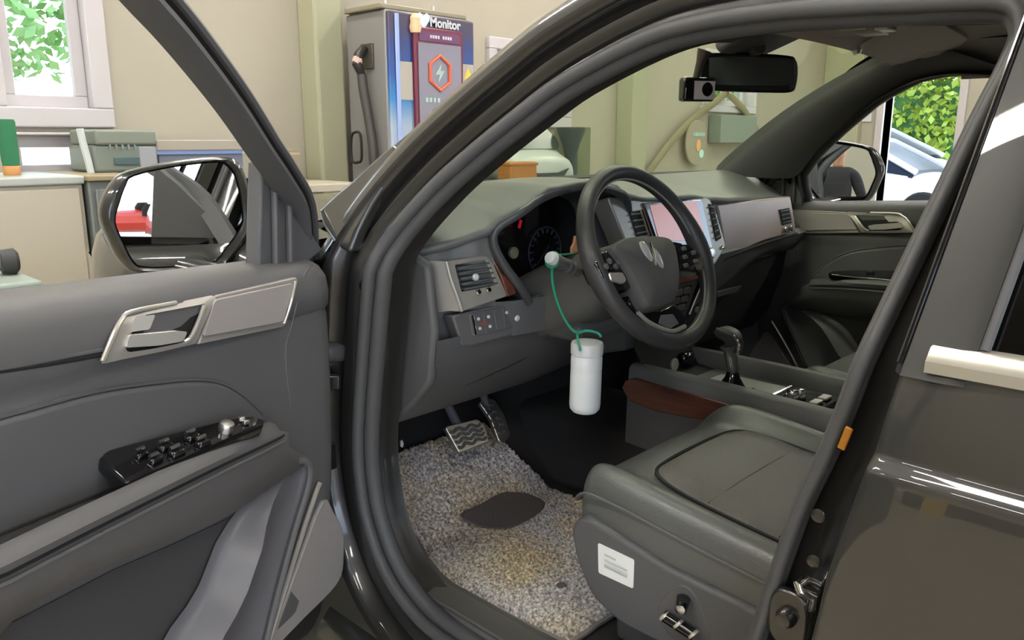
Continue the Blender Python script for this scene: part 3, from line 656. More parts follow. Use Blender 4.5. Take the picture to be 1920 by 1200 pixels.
# --- behind the camera: what the mirrors and the paint reflect
LIFTR = mat('lift_red', (206, 62, 48), 0.4)
LIFTB = mat('lift_blue_grey', (150, 168, 205), 0.4)
def lift_post(x, y, s, label):
    t = thing('lift_post', (x, y, 0), label, 'car lift')
    MB().bb((x - 0.3, y - 0.25, 0), (x + 0.3, y + 0.25, 0.03)).build('base_plate', LIFTB, t, bevel=0.005)
    MB().bb((x - 0.14, y - 0.16, 0.03), (x + 0.14, y + 0.16, 2.9)).build('column', LIFTR, t, bevel=0.02)
    MB().bb((x + s * 0.14, y - 0.17, 0.8), (x + s * 0.22, y + 0.17, 1.6)).build('carriage', LIFTB, t, bevel=0.015)
    for q in (-1, 1):
        MB().tube([(x + s * 0.2, y + q * 0.1, 1.05), (x + s * 0.8, y + q * 0.75, 1.05)], 0.075, 8).build('arm', LIFTR, t)
        MB().lathe([(0.07, 0), (0.07, 0.05), (0.04, 0.09)], (x + s * 0.8, y + q * 0.75, 1.10), seg=16).build('pad', TYRE, t)
    return t
lift_post(-1.62, -4.4, 1, 'red two-post car lift column beside the wide back doorway')
lift_post(1.25, -4.4, -1, 'red two-post car lift column near the standing person')
hb = thing('hose_drum', (-3.3, -6.6, 0), 'red banded waste-oil drum by the garage back wall', 'drum')
MB().lathe([(0.27, 0), (0.29, 0.02), (0.28, 0.3), (0.295, 0.32), (0.28, 0.34), (0.28, 0.6), (0.295, 0.62), (0.28, 0.64), (0.29, 0.88), (0.27, 0.9)], (-3.3, -6.6, 0), seg=28).build('barrel', LIFTB, hb)
MB().lathe([(0.285, 0.4), (0.29, 0.41), (0.29, 0.55), (0.285, 0.56)], (-3.3, -6.6, 0), seg=28).build('band', LIFTR, hb)
ys = thing('wheel_stop', (-3.2, 0.4, 0), 'low dark wheel stop with yellow bands on the garage floor', 'wheel stop')
MB().plate([V((-3.25, -1.0, 0)), V((-3.05, -1.0, 0)), V((-3.09, -1.0, 0.11)), V((-3.21, -1.0, 0.11))], (0, -1, 0), 2.6).build('rubber_bar', TYRE, ys, bevel=0.01)
for q in (-0.6, 0.2, 1.0):
    MB().plate([V((-3.255, q, 0)), V((-3.045, q, 0)), V((-3.085, q, 0.114)), V((-3.215, q, 0.114))], (0, -1, 0), 0.3).build('yellow_band', YEL, ys)
# ================================================================== the black car
car = thing('car', (0.0, 0.4, 0.0), 'black SUV with its driver door standing open', 'car')
# door seal loop on the left side: (y, z)
LOOP = [(1.122, 1.195), (1.148, 1.10), (1.165, 1.01), (1.185, 0.90), (1.197, 0.80), (1.193, 0.73), (1.18, 0.67), (1.145, 0.60), (1.095, 0.55), (1.02, 0.515), (0.93, 0.505), (0.80, 0.50), (0.65, 0.50),
        (0.54, 0.52), (0.45, 0.59), (0.408, 0.68), (0.384, 0.767), (0.369, 0.835), (0.342, 0.955), (0.316, 1.037), (0.290, 1.137), (0.266, 1.254), (0.240, 1.384), (0.226, 1.445), (0.224, 1.485), (0.248, 1.513),
        (0.33, 1.522), (0.42, 1.528), (0.52, 1.532), (0.634, 1.527), (0.72, 1.508), (0.835, 1.458), (0.90, 1.414), (0.981, 1.352), (1.055, 1.285)]
lp2 = catmull([V((0, y, z)) for y, z in LOOP], 4, True)
NL = len(lp2)
def out_n(i):
    t = lp2[(i + 1) % NL] - lp2[i - 1]; n = V((0, -t.z, t.y)).normalized()
    c = V((0, 0.72, 1.0))
    return n if n.dot(lp2[i] - c) > 0 else -n
nrm = [out_n(i) for i in range(NL)]
nrm = [(nrm[i - 2] + nrm[i - 1] * 2 + nrm[i] * 3 + nrm[(i + 1) % NL] * 2 + nrm[(i + 2) % NL]).normalized() for i in range(NL)]
def ring(e, dx, side=-1):
    out = []
    for i in range(NL):
        w = 0.0 if side < 0 else max(0.0, min(1.0, (lp2[i].z - 1.19) / 0.05)) * max(0.0, min(1.0, (lp2[i].y - 0.5) / 0.25))
        p = lp2[i] + nrm[i] * (e + 0.045 * w)
        out.append(V(((gs(p.z) + dx) * -side, p.y, p.z)))
    return out
def side_shell(side, parent):
    s = lambda e, dx: ring(e, dx, side)
    prof = [(-0.02, 0.07), (-0.012, 0.05), (-0.006, 0.012), (0.0, 0.006), (0.022, 0.004), (0.028, -0.006), (0.048, -0.014), (0.052, -0.004), (0.064, -0.006), (0.070, -0.03), (0.078, -0.042), (0.09, -0.046)]
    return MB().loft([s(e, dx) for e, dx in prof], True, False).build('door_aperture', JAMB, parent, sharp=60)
lap = side_shell(-1, car)
ws = MB()
fb = [max(0.0, min(1.0, (0.62 - p.y) / 0.12)) * (max(0.0, min(1.0, (1.53 - p.z) / 0.05)) if p.y < 0.62 else 0) for p in lp2]     # slimmer along the B pillar
ra, rb_ = ring(-0.003, 0.0), ring(-0.010, 0.0)
ws.tube([ra[i] + V((lerp(-0.012, -0.008, fb[i]), 0, 0)) for i in range(NL)], [lerp(0.0115, 0.007, fb[i]) for i in range(NL)], 10, closed=True)
ws.tube([rb_[i] + nrm[i] * 0.004 * fb[i] + V((lerp(0.014, 0.004, fb[i]), 0, 0)) for i in range(NL)], [lerp(0.0165, 0.0115, fb[i]) for i in range(NL)], 10, closed=True)
ws.build('weatherstrip', RUBBER, lap)
rap = side_shell(1, car)
MB().tube(ring(-0.006, 0.0, 1), 0.016, 10, closed=True).build('weatherstrip', RUBBER, rap)
# outer skin of the A pillar and roof rail, left and right
def rail(side):
    idx = [i for i in range(NL) if (lp2[i].z > 1.19 and lp2[i].y > 0.235 and not (lp2[i].y < 0.30 and lp2[i].z < 1.50))]
    i0 = max(i for i in range(NL) if lp2[i].y < 0.30 and lp2[i].z < 1.5)
    seq = [(i0 + 1 + k) % NL for k in range(NL)]
    seq = [i for i in seq if i in set(idx)]
    rows = []
    for e, dx in ((0.088, -0.046), (0.100, -0.046), (0.115, -0.040), (0.128, -0.026), (0.136, -0.006), (0.138, 0.02), (0.134, 0.05)):
        row = []
        for i in seq:
            p = lp2[i] + nrm[i] * e
            row.append(V(((gs(p.z) + dx) * -side, p.y, p.z)))
        q = row[0]; row.insert(0, V((q.x, -0.9, q.z + 0.02))); row.insert(1, V((q.x, -0.3, q.z + 0.03)))
        a = row[-1]; row.append(V((a.x - side * -0.0, a.y + 0.10, a.z - 0.085)))
        rows.append(row)
    return MB().grid(rows).build('roof_rail', PAINT, car, sharp=70)
rail(-1); rail(1)
def PG(x, y, dx):
    z = 1.3
    for _ in range(14):
        p = PX(x, y, gs(z) + dx); z = 0.5 * z + 0.5 * p.z
    return p
wc_ = [PG(q[0], q[1], -0.040) for q in ((594, 396), (628, 364), (663, 335), (700, 300), (735, 270), (752, 290), (724, 338), (694, 384), (668, 432), (652, 476), (628, 462), (606, 430))]
for sd_ in (1, -1):
    MB().plate([V((p.x * sd_, p.y, p.z)) for p in wc_], (-sd_, 0, 0), 0.03).build('wing_corner', PAINT, car, bevel=0.008, seg=3)
# grommets, hinges and check strap on the hinge pillar
def jamb_pt(px_, py_, x=-0.868): return PX(px_, py_, x)
for q in ((684, 535), (680, 645)):
    MB().lathe([(0.011, -0.004), (0.012, 0.002), (0.009, 0.004), (0.002, 0.0045)], jamb_pt(*q), (-1, -0.25, 0), 16).build('rubber_plug', JAMB, lap)
for z in (1.07, 0.78):
    h = MB().box((-0.905, 1.275, z), (0.035, 0.07, 0.055)).tube([(-0.905, 1.315, z - 0.04), (-0.905, 1.315, z + 0.04)], 0.013, 12).box((-0.935, 1.325, z), (0.05, 0.03, 0.05))
    h = h.build('hinge', JAMB, lap, bevel=0.005)
    for s in (-0.016, 0.016):
        MB().lathe([(0.009, 0), (0.009, 0.005), (0.006, 0.009)], (-0.924, 1.265, z + s), (-1, 0, 0), 6).build('bolt', STEEL, h)
MB().box((-0.93, 1.26, 0.93), (0.12, 0.012, 0.03), Matrix.Rotation(R(-40), 3, 'Z')).build('check_strap', JAMB, lap, bevel=0.004)
MB().tube(catmull([(-0.86, 1.25, 0.98), (-0.90, 1.24, 0.985), (-0.945, 1.255, 0.98), (-0.97, 1.28, 0.97)], 6), 0.020, 14).build('wiring_boot', TRIM2, lap)
# latch striker and switch on the B pillar
def bp(px_, py_, x=-0.876): return PX(px_, py_, x)
a, b2, c2, d2 = bp(1495, 1098), bp(1522, 1108), bp(1532, 1092, -0.90), bp(1510, 1085, -0.90)
pts = [bp(1508, 1088, -0.872), bp(1493, 1097, -0.895), bp(1495, 1106, -0.895), bp(1520, 1118, -0.892), bp(1532, 1108, -0.88), bp(1532, 1098, -0.874)]
st_ = MB().tube([bp(1534, 1098, -0.874), bp(1512, 1087, -0.884), bp(1496, 1097, -0.898), bp(1498, 1107, -0.898), bp(1524, 1117, -0.888), bp(1520, 1140, -0.876)], 0.0055, 10)
st_.build('latch_striker', CHROME, lap)
sc_ = bp(1478, 1160); ol = []
for i in range(24):
    t = 2 * math.pi * i / 24
    ol.append(sc_ + V((-0.003, math.copysign(abs(math.cos(t)) ** 0.7, math.cos(t)) * 0.024, math.copysign(abs(math.sin(t)) ** 0.7, math.sin(t)) * 0.036)))
sw_ = MB().plate(ol, (-1, 0, 0), 0.012).build('courtesy_switch', JAMB, lap, bevel=0.003)
MB().lathe([(0.012, 0), (0.012, 0.006), (0.008, 0.012), (0.002, 0.013)], sc_ + V((-0.003, 0.0, 0.004)), (-1, 0, 0), 16).build('plunger', JAMB, sw_)
for q in ((1535, 966), (1527, 1052)):
    MB().lathe([(0.007, -0.002), (0.008, 0.002), (0.006, 0.003), (0.002, 0.0035)], bp(*q), (-1, -0.1, 0), 16).build('rubber_plug', JAMB, lap)
MB().box(bp(1585, 822, -0.885), (0.004, 0.008, 0.026), Matrix.Rotation(R(15), 3, 'X')).build('amber_sticker', mat('amber', (170, 110, 30), 0.4), lap, bevel=0.001)
# sill: inner sill trim and scuff plate
rows = []
for i in range(25):
    y = lerp(1.17, 0.30, i / 24); rise = 0.0
    zt_ = 0.525 + 0.10 * max(0, (y - 1.06) / 0.11) ** 2 * 0.6
    rows.append([V((-0.845, y, zt_ - 0.03)), V((-0.838, y, zt_ + 0.004)), V((-0.825, y, zt_ + 0.012)), V((-0.775, y, zt_ + 0.014)), V((-0.755, y, zt_ + 0.002)), V((-0.745, y, zt_ - 0.06))])
MB().grid(rows).build('sill_trim', TRIM, lap)
sp = MB().plate(rounded([V((-0.834, 1.05, 0.5425)), V((-0.834, 0.42, 0.5425)), V((-0.782, 0.42, 0.5425)), V((-0.782, 1.065, 0.5425))], 0.008), (0, 0, 1), 0.006).build('scuff_plate', mat('scuff_steel', (0.17, 0.165, 0.15), 0.4, metal=0.4, srgb=False, bump=0.1, bscale=300), lap, bevel=0.0015)
# outer sill / rocker
rows = []
for i in range(20):
    y = lerp(1.30, -0.75, i / 19)
    rows.append([V((-0.885, y, 0.43)), V((-0.915, y, 0.40)), V((-0.925, y, 0.36)), V((-0.90, y, 0.31)), V((-0.84, y, 0.29))])
MB().grid(rows).build('rocker_panel', PAINT, car)
rows = [[V((-p.x, p.y, p.z)) for p in r_] for r_ in rows]
MB().grid(rows).build('rocker_panel', PAINT, car)
sb = MB()
for s in (-1, 1):
    sb.bb((s * 0.93, -0.75, 0.50), (s * 1.04, 1.25, 0.36)) if False else None
# running board below the sill
for s in (-1, 1):
    MB().bb((s * 0.90, -0.70, 0.345), (s * 1.0, 1.22, 0.375)).build('running_board', mat('board_black', (0.012, 0.012, 0.012), 0.5, srgb=False, bump=0.6, bscale=120), car, bevel=0.012)
# ---------------------------------------------------------------- rear door (closed) and rear quarter, both sides
YF = [(0.40, 0.33), (0.55, 0.325), (0.70, 0.318), (0.862, 0.290), (0.941, 0.280), (1.0, 0.266), (1.08, 0.248), (1.17, 0.236)]
XO = [(0.38, -0.905), (0.45, -0.925), (0.55, -0.938), (0.68, -0.945), (0.80, -0.948), (0.90, -0.950), (0.98, -0.955), (1.03, -0.959), (1.066, -0.960), (1.086, -0.948), (1.12, -0.944), (1.172, -0.931)]
def rdoor(side):
    S = lambda x, y, z: V((x * -side, y, z))
    zs_ = [0.40, 0.42, 0.45, 0.5, 0.55, 0.6, 0.66, 0.72, 0.78, 0.84, 0.9, 0.94, 0.97, 1.0, 1.02, 1.04, 1.06, 1.066, 1.069, 1.072, 1.075, 1.078, 1.081, 1.084, 1.087, 1.10, 1.12, 1.15, 1.168]
    rows = []
    for z in zs_:
        x = sinterp(z, XO); yf_ = interp(z, YF)
        row = [S(x + 0.05, yf_ - 0.006, z), S(x + 0.012, yf_, z), S(x + 0.003, yf_ - 0.003, z), S(x, yf_ - 0.01, z)]
        for t in range(1, 13):
            y = lerp(yf_ - 0.01, -0.74, t / 12); row.append(S(x - 0.012 * math.sin(math.pi * t / 12), y, z))
        row.append(S(x + 0.05, -0.745, z)); rows.append(row)
    o = MB().grid(rows).build('rear_door', PAINT, car, sharp=50)
    xw = lambda z: -0.94 + (z - 1.15) * 0.5
    # belt moulding
    bm_ = [[S(xw(z) + dx, y, z) for (z, dx) in ((1.166, 0.004), (1.168, -0.012), (1.178, -0.016), (1.189, -0.010), (1.191, 0.004))] for y in [lerp(0.212, -0.72, i / 12) for i in range(13)]]
    MB().loft(bm_, True, True).build('belt_moulding', mat('belt_chrome', (0.42, 0.40, 0.34), 0.3, metal=0.6, srgb=False), o)
    # window frame upright (gloss applique) and frame top
    up = []
    for z in [lerp(1.16, 1.50, i / 10) for i in range(11)]:
        yf_ = 0.240 - (z - 1.17) * 0.095
        w = 0.062
        up.append([S(xw(z) + 0.05, yf_ - 0.004, z), S(xw(z) + 0.008, yf_, z), S(xw(z) - 0.004, yf_ - 0.008, z), S(xw(z) - 0.006, yf_ - w + 0.012, z), S(xw(z) - 0.004, yf_ - w, z), S(xw(z) + 0.03, yf_ - w, z)])
    MB().loft(up, False, False).build('door_upright', PAINT, o)
    MB().tube([S(xw(z) + 0.001, 0.240 - (z - 1.17) * 0.095 - 0.066, z) for z in [lerp(1.19, 1.49, i / 6) for i in range(7)]], 0.005, 8).build('glass_run', RUBBER, o)
    MB().tube([S(xw(z) - 0.003, 0.240 - (z - 1.17) * 0.095 - 0.004, z) for z in [lerp(1.17, 1.49, i / 8) for i in range(9)]], 0.0028, 8).build('upright_glint_bead', GLOSSB, o)  # thin gloss bead added on the front edge to catch highlights
    zt2 = 1.50
    top = [[S(xw(zt2) + dx, y, zt2 + dz) for dx, dz in ((-0.004, -0.02), (-0.006, 0.0), (0.0, 0.03), (0.03, 0.035), (0.03, -0.02))] for y in [lerp(0.21, -0.74, i / 8) for i in range(9)]]
    MB().loft(top, True, True).build('frame_header', PAINT, o)
    gl = [[S(xw(z) + 0.012, y, z) for y in (0.19 - (z - 1.17) * 0.095, -0.25, -0.72)] for z in (1.17, 1.33, 1.49)]
    MB().grid(gl).build('window_glass', DARKGLASS, o)
    return o
rdl = rdoor(-1); rdr = rdoor(1)
# B pillar inner post (trim), quarter panels, rear wheels, roof, tail
def inner_post(side):
    S = lambda x, y, z: V((x * -side, y, z))
    rows = []
    for i in range(14):
        z = lerp(0.55, 1.58, i / 13); x = gs(z)
        yb = interp(z, [(0.55, 0.47), (0.75, 0.40), (1.0, 0.34), (1.3, 0.272), (1.5, 0.238), (1.6, 0.235)])
        rows.append([S(x + 0.006, yb - 0.005, z), S(x + 0.035, yb - 0.012, z), S(x + 0.07, yb - 0.06, z), S(x + 0.07, yb - 0.16, z), S(x + 0.02, yb - 0.2, z)])
    return MB().grid(rows).build('pillar_trim', TRIM, car)
inner_post(-1); inner_post(1)
def quarter(side):
    S = lambda x, y, z: V((x * -side, y, z))
    rows = []
    for z in (0.40, 0.5, 0.6, 0.72, 0.84, 0.94, 1.0, 1.04, 1.10, 1.168, 1.3, 1.45, 1.58, 1.66):
        x = sinterp(z, XO) if z <= 1.17 else -0.931 + (z - 1.168) * 0.5
        row = []
        for y in (-0.75, -0.9, -1.2, -1.5, -1.8, -2.0, -2.1):
            zz = z
            r_ = math.hypot(y + 1.55, 0)
            arch = 0.40 + math.sqrt(max(0, 0.40 ** 2 - (y + 1.38) ** 2))
            zz = max(z, min(arch, 0.82)) if abs(y + 1.38) < 0.40 else z
            row.append(S(x + (0.10 if y < -2.05 else 0.03 if y < -1.95 else 0), y, zz))
        rows.append(row)
    MB().grid(rows).build('rear_quarter', PAINT, car, sharp=60)
quarter(-1); quarter(1)
def wheel(x, y, side):
    ax = V((side, 0, 0))
    w = MB().lathe([(0.24, 0.10), (0.33, 0.115), (0.37, 0.09), (0.375, 0.0), (0.37, -0.10), (0.33, -0.12), (0.24, -0.11)], (x, y, 0.375), ax, 40).build('wheel', TYRE, car)
    MB().lathe([(0.235, -0.10), (0.235, 0.10), (0.225, 0.105), (0.21, 0.04), (0.06, 0.06), (0.05, 0.08), (0.003, 0.085)], (x, y, 0.375), ax, 40).build('rim', RIM, w)
    for i in range(6):
        t = 2 * math.pi * i / 6
        dv = V((0, math.cos(t), math.sin(t))); c = V((x, y, 0.375)) + ax * 0.075
        MB().tube([c + dv * 0.05, c + dv * 0.22 + ax * 0.015], [0.03, 0.02], 8).build('spoke', RIM, w)
for s in (-1, 1):
    wheel(s * 0.83, -1.38, s); wheel(s * 0.83, 1.93, s)
# roof skin and headliner
def roof_rows(dz, xin, y0, y1, crown):
    rows = []
    for i in range(13):
        y = lerp(y0, y1, i / 12)
        zz = interp(y, [(-2.0, 1.60), (-1.2, 1.66), (0.0, 1.675), (0.5, 1.67), (0.75, 1.63), (0.9, 1.58)]) + dz
        rows.append([V((xin * math.sin(math.pi / 2 * t), y, zz + crown * (1 - t * t))) for t in [j / 8 for j in range(-8, 9)]])
    return rows
MB().grid(roof_rows(0.0, 0.62, -1.95, 0.86, 0.045)).build('roof', PAINT, car)
MB().grid(roof_rows(-0.075, 0.62, -1.9, 0.80, 0.04)).build('headliner', LINER, car)
rb = []
for i in range(9):
    z = lerp(0.45, 1.64, i / 8); rb.append([V((x, -2.08 + 0.25 * max(0, z - 1.15), z)) for x in (-0.85 + max(0, z - 1.15) * 0.5, -0.4, 0, 0.4, 0.85 - max(0, z - 1.15) * 0.5)])
MB().grid(rb).build('tailgate', PAINT, car)
# ---------------------------------------------------------------- front: wing, bonnet, cowl, bumper
def wing(side):
    S = lambda x, y, z: V((x * -side, y, z))
    rows = []
    for (z, x) in ((0.50, -0.935), (0.62, -0.948), (0.76, -0.952), (0.88, -0.956), (1.02, -0.958), (1.10, -0.952), (1.15, -0.935), (1.185, -0.90), (1.20, -0.85), (1.205, -0.80)):
        row = []
        for y in [1.345, 1.42, 1.5, 1.6, 1.7, 1.8, 1.93, 2.06, 2.16, 2.26, 2.36, 2.46, 2.56, 2.64, 2.70]:
            t = max(0, (y - 1.5) / 1.2)
            zz = z - 0.07 * t ** 2.2 * (z / 1.1) - (0.02 * (1 - min(1, (y - 1.345) / 0.1)) if z > 1.1 else 0)
            xx = x + 0.22 * max(0, (y - 2.1) / 0.6) ** 2.2
            if abs(y - 1.93) < 0.42:
                arch = 0.375 + math.sqrt(max(0, 0.42 ** 2 - (y - 1.93) ** 2)); 
                if zz < arch: zz = arch
            row.append(S(xx, y, zz))
        rows.append(row)
    o = MB().grid(rows).build('front_wing', PAINT, car, sharp=60)
    # inner edge of the wing facing the door gap
    MB().grid([[S(-0.955 + dx, 1.345 - 0.0, z) for dx in (0.0, 0.06)] for z in (0.5, 0.7, 0.9, 1.05)]).build('wing_flange', JAMB, o)
    return o
wing(-1); wing(1)
rows = []
for y in [1.50, 1.56, 1.65, 1.8, 2.0, 2.2, 2.4, 2.55, 2.66, 2.72]:
    t = (y - 1.5) / 1.22
    w = 0.82 - 0.16 * t ** 3
    zc_ = 1.235 - 0.10 * t ** 2.2 - (0.05 * max(0, (y - 2.6) / 0.12) ** 2)
    rows.append([V((w * u, y, zc_ - 0.045 * abs(u) ** 2.5 + 0.012 * math.exp(-((abs(u) - 0.6) / 0.12) ** 2))) for u in [j / 10 for j in range(-10, 11)]])
MB().grid(rows).build('bonnet', PAINT, car)
rows = []
for z in (0.35, 0.5, 0.65, 0.8, 0.95, 1.05):
    rows.append([V((0.92 * math.sin(t) * (1 - 0.08 * (z - 0.7) ** 2), 2.30 + 0.5 * math.cos(t) ** 0.6 - 0.05 * abs(z - 0.6), z)) for t in [R(a) for a in range(-85, 86, 10)]])
MB().grid(rows).build('front_bumper', PAINT, car)
for s in (-1, 1):
    MB().lathe([(0.02, -0.05), (0.09, -0.03), (0.10, 0.0), (0.07, 0.03), (0.01, 0.04)], (s * 0.66, 2.66, 0.98), (s * 0.4, 0.9, 0.1), 20).build('headlamp', LAMPG, car)
MB().plate(rounded([V((-0.5, 2.80, 0.78)), V((0.5, 2.80, 0.78)), V((0.55, 2.80, 0.95)), V((-0.55, 2.80, 0.95))], 0.03), (0, 1, 0), 0.03).build('grille', CHROME, car)
rows = [[V((0.78 * u, y - 0.10 * u * u, z)) for u in [j / 8 for j in range(-8, 9)]] for y, z in ((1.60, 1.17), (1.54, 1.185), (1.47, 1.215), (1.455, 1.235))]
MB().grid(rows).build('cowl', TRIM2, car)
# ---------------------------------------------------------------- windscreen
def ws_pt(u, v):
    yb, zb, xb = 1.47 - 0.10 * u * u, 1.245 + 0.02 * abs(u) ** 2, 0.74
    yt, zt_, xt = 0.80 - 0.05 * u * u, 1.622 - 0.03 * u * u, 0.585
    return V((lerp(xb, xt, v) * u, lerp(yb, yt, v), lerp(zb, zt_, v) + 0.035 * math.sin(math.pi * v)))
MB().grid([[ws_pt(j / 12, i / 8) for j in range(-12, 13)] for i in range(9)]).build('windscreen', WSGLASS, car)
fr_ = [ws_pt(-1, i / 10) for i in range(11)] + [ws_pt(-1 + j / 10, 1) for j in range(1, 21)] + [ws_pt(1, 1 - i / 10) for i in range(1, 11)]
MB().tube([p + V((0, 0.004, 0.002)) for p in fr_], 0.011, 8).build('windscreen_seal', RUBBER, car)
# A pillar inner trims: outer edge at the seal, inner edge at the glass
def apillar(side):
    S = lambda p: V((p[0] * -side, p[1], p[2]))
    A = [(-0.815, 1.115, 1.215), (-0.79, 1.06, 1.275), (-0.755, 0.985, 1.343), (-0.725, 0.90, 1.405), (-0.70, 0.83, 1.452), (-0.68, 0.735, 1.495), (-0.668, 0.64, 1.518), (-0.665, 0.52, 1.524)]
    B = [ws_pt(-0.965, 0.0), ws_pt(-0.96, 0.17), ws_pt(-0.95, 0.35), ws_pt(-0.945, 0.52), ws_pt(-0.94, 0.70), ws_pt(-0.935, 0.86), ws_pt(-0.92, 0.97), V((-0.55, 0.66, 1.585))]
    rows = []
    for a, b in zip(A, B):
        a = V(a); b = V((b.x, b.y, b.z)); m_ = (a + b) / 2
        if side > 0: a += V((0.012, 0.026, 0.036)) * max(0.0, min(1.0, (a.y - 0.5) / 0.25))
        into = V((0.8, -0.55, -0.2)).normalized()
        r_ = [a + V((0.015, 0.0, 0)), lerp(a, b, 0.1) + into * 0.014, lerp(a, b, 0.35) + into * 0.032, lerp(a, b, 0.65) + into * 0.034, lerp(a, b, 0.9) + into * 0.018, b, b + V((0.0, 0.02, 0.012))]
        rows.append([S(p) for p in r_])
    return MB().grid(rows).build('windscreen_pillar_trim', mat('pillar_trim', (0.12, 0.118, 0.12), 0.7, srgb=False, bump=0.1, bscale=700), car, sub=1)
apillar(-1); apillar(1)
def cant(side):     # cant rail trim between headliner and seal, over the front and rear doors
    S = lambda p: V((p[0] * -side, p[1], p[2]))
    rows = []
    for y in [lerp(0.66, -1.9, i / 14) for i in range(15)]:
        z = 1.522
        rows.append([S((-0.665, y, z)), S((-0.64, y, z + 0.03)), S((-0.60, y, z + 0.06)), S((-0.52, y, z + 0.082))])
    MB().grid(rows).build('cant_rail_trim', LINER, car)
cant(-1); cant(1)
# ================================================================== front doors: one set of shapes, opened on the left, closed on the right
def of(z): return 0.035 + 0.5 * max(0.0, z - 1.15)
def DPo(x, y):
    o = 0.1
    for _ in range(12):
        q = DP(x, y, o); o = of(q[2])
    return (q[0], o, q[2])
def DPT(x, y, extra=0.0):     # on the trim panel surface
    o = 0.12
    for _ in range(6):
        q = DP(x, y, o); o = trim_o(q[2]) + extra
    return (q[0], o, q[2])
TP = [(0.50, 0.05), (0.51, 0.09), (0.56, 0.105), (0.65, 0.112), (0.75, 0.115), (0.85, 0.118), (0.95, 0.12), (1.04, 0.12), (1.075, 0.119), (1.083, 0.116), (1.092, 0.124), (1.115, 0.127), (1.142, 0.123), (1.160, 0.110), (1.1685, 0.090), (1.171, 0.062), (1.172, 0.03)]
def trim_o(z): return interp(z, TP)
FE = [(0.50, 0.225), (0.53, 0.195), (0.58, 0.14), (0.63, 0.10), (0.68, 0.080), (0.80, 0.066), (0.95, 0.062), (1.05, 0.062), (1.11, 0.062), (1.145, 0.064), (1.165, 0.068), (1.172, 0.072)]
def front_door(Mp, driver):
    L = lambda pts: [Mp(*p) for p in pts]
    nv = (Mp(0, 1, 0) - Mp(0, 0, 0))
    dv = (Mp(1, 0, 0) - Mp(0, 0, 0))
    # painted shell
    ol = [(d - 0.02, z) for z, d in FE[2:9]] + [(0.05, 1.145), (1.00, 1.165), (1.06, 1.08), (1.06, 0.62), (1.0, 0.50), (0.9, 0.44), (0.32, 0.44), (0.18, 0.50)]
    sh = MB().loft([L([(d, o, z) for d, z in ol]) for o in (0.045, 0.06)]).loft([L([(d, -0.02, z) for d, z in ol]), L([(d, 0.05, z) for d, z in ol])], True, True)
    door = sh.build('front_door', PAINT, car, bevel=0.008)
    sk = []
    for z, o in ((0.42, -0.012), (0.5, -0.03), (0.65, -0.042), (0.8, -0.048), (0.95, -0.052), (1.02, -0.056), (1.07, -0.05), (1.12, -0.044), (1.158, -0.03)):
        sk.append(L([(lerp(-0.03, 1.08, i / 12), o - 0.008 * math.sin(math.pi * i / 12), z) for i in range(13)]))
    MB().grid(sk).build('outer_skin', PAINT, door, solid=0.004)
    if not driver:
        pass
    # soft trim panel
    zsr = []
    for (a, _), (b, _) in zip(TP, TP[1:]):
        n = 1 if b - a < 0.03 else 3
        zsr += [lerp(a, b, i / n) for i in range(n)]
    zsr.append(TP[-1][0])
    rows = []
    for z in zsr:
        fe = interp(z, FE); o = trim_o(z); row = []
        for t, k in ((0.0, 0.35), (0.003, 0.7), (0.010, 0.90), (0.024, 0.985), (0.045, 1.0)):
            row.append(Mp(fe + t, min(o, 0.03 + (o - 0.03) * k), z + 0.055 * max(0.0, min(1.0, (z - 1.03) / 0.13)) * (fe + t - 0.12)))
        for i in range(1, 15):
            d = lerp(fe + 0.045, 1.03, i / 14); row.append(Mp(d, o, z + 0.055 * max(0.0, min(1.0, (z - 1.03) / 0.13)) * (d - 0.12)))
        row.append(Mp(1.035, 0.05, z)); rows.append(row)
    tp = MB().grid(rows).build('trim_panel', TRIM, door, sharp=55)
    # crease below the waist roll and the seam of the front section
    for dy_, r_ in ((0, 0.0028), (9, 0.0028)):
        MB().tube(catmull(L([DPT(q[0], q[1] + dy_, 0.0) for q in ((-120, 706), (0, 688), (100, 672), (198, 655))]), 4), r_, 6).build('waist_seam', GROOVE if dy_ else TRIM, tp)
    MB().tube(catmull(L([DPT(q[0], q[1], -0.0012) for q in ((584, 496), (568, 520), (556, 570), (546, 612), (536, 645), (536, 690), (544, 760))]), 4), 0.0022, 6).build('front_seam', TRIM2, tp)
    # edge seal round the door
    MB().tube(catmull(L([(interp(z, FE) - 0.004, 0.052, z) for z in (1.165, 1.13, 1.05, 0.9, 0.75, 0.66, 0.58, 0.51)] + [(0.4, 0.05, 0.455), (0.9, 0.05, 0.455)]), 4), 0.010, 8).build('edge_seal', RUBBER, door)
    # window frame
    cp = [DPo(*q) for q in ((597, 445), (572, 392), (540, 330), (503, 275), (446, 187), (366, 80), (298, 0))]
    c2_ = [(q[0], q[2]) for q in cp]
    c2_[0] = (c2_[0][0], 1.15)
    dl, zl = c2_[-1]
    zl2 = min(1.575, zl + 0.05)
    c2_ += [(dl + 0.07, lerp(zl, zl2, 0.65)), (dl + 0.16, zl2 - 0.004), (dl + 0.3, zl2), (0.85, zl2 - 0.012), (0.985, zl2 - 0.045), (1.02, zl2 - 0.10), (1.035, 1.35), (1.045, 1.19)]
    path = catmull([V((d, 0, z)) for d, z in c2_], 4)
    prof = [(-0.034, 0.0), (-0.032, 0.012), (-0.022, 0.016), (-0.013, 0.014), (-0.010, 0.0), (0.002, 0.0), (0.005, 0.011), (0.018, 0.013), (0.028, 0.006), (0.032, -0.01), (0.032, -0.03), (-0.034, -0.03)]
    rings = []
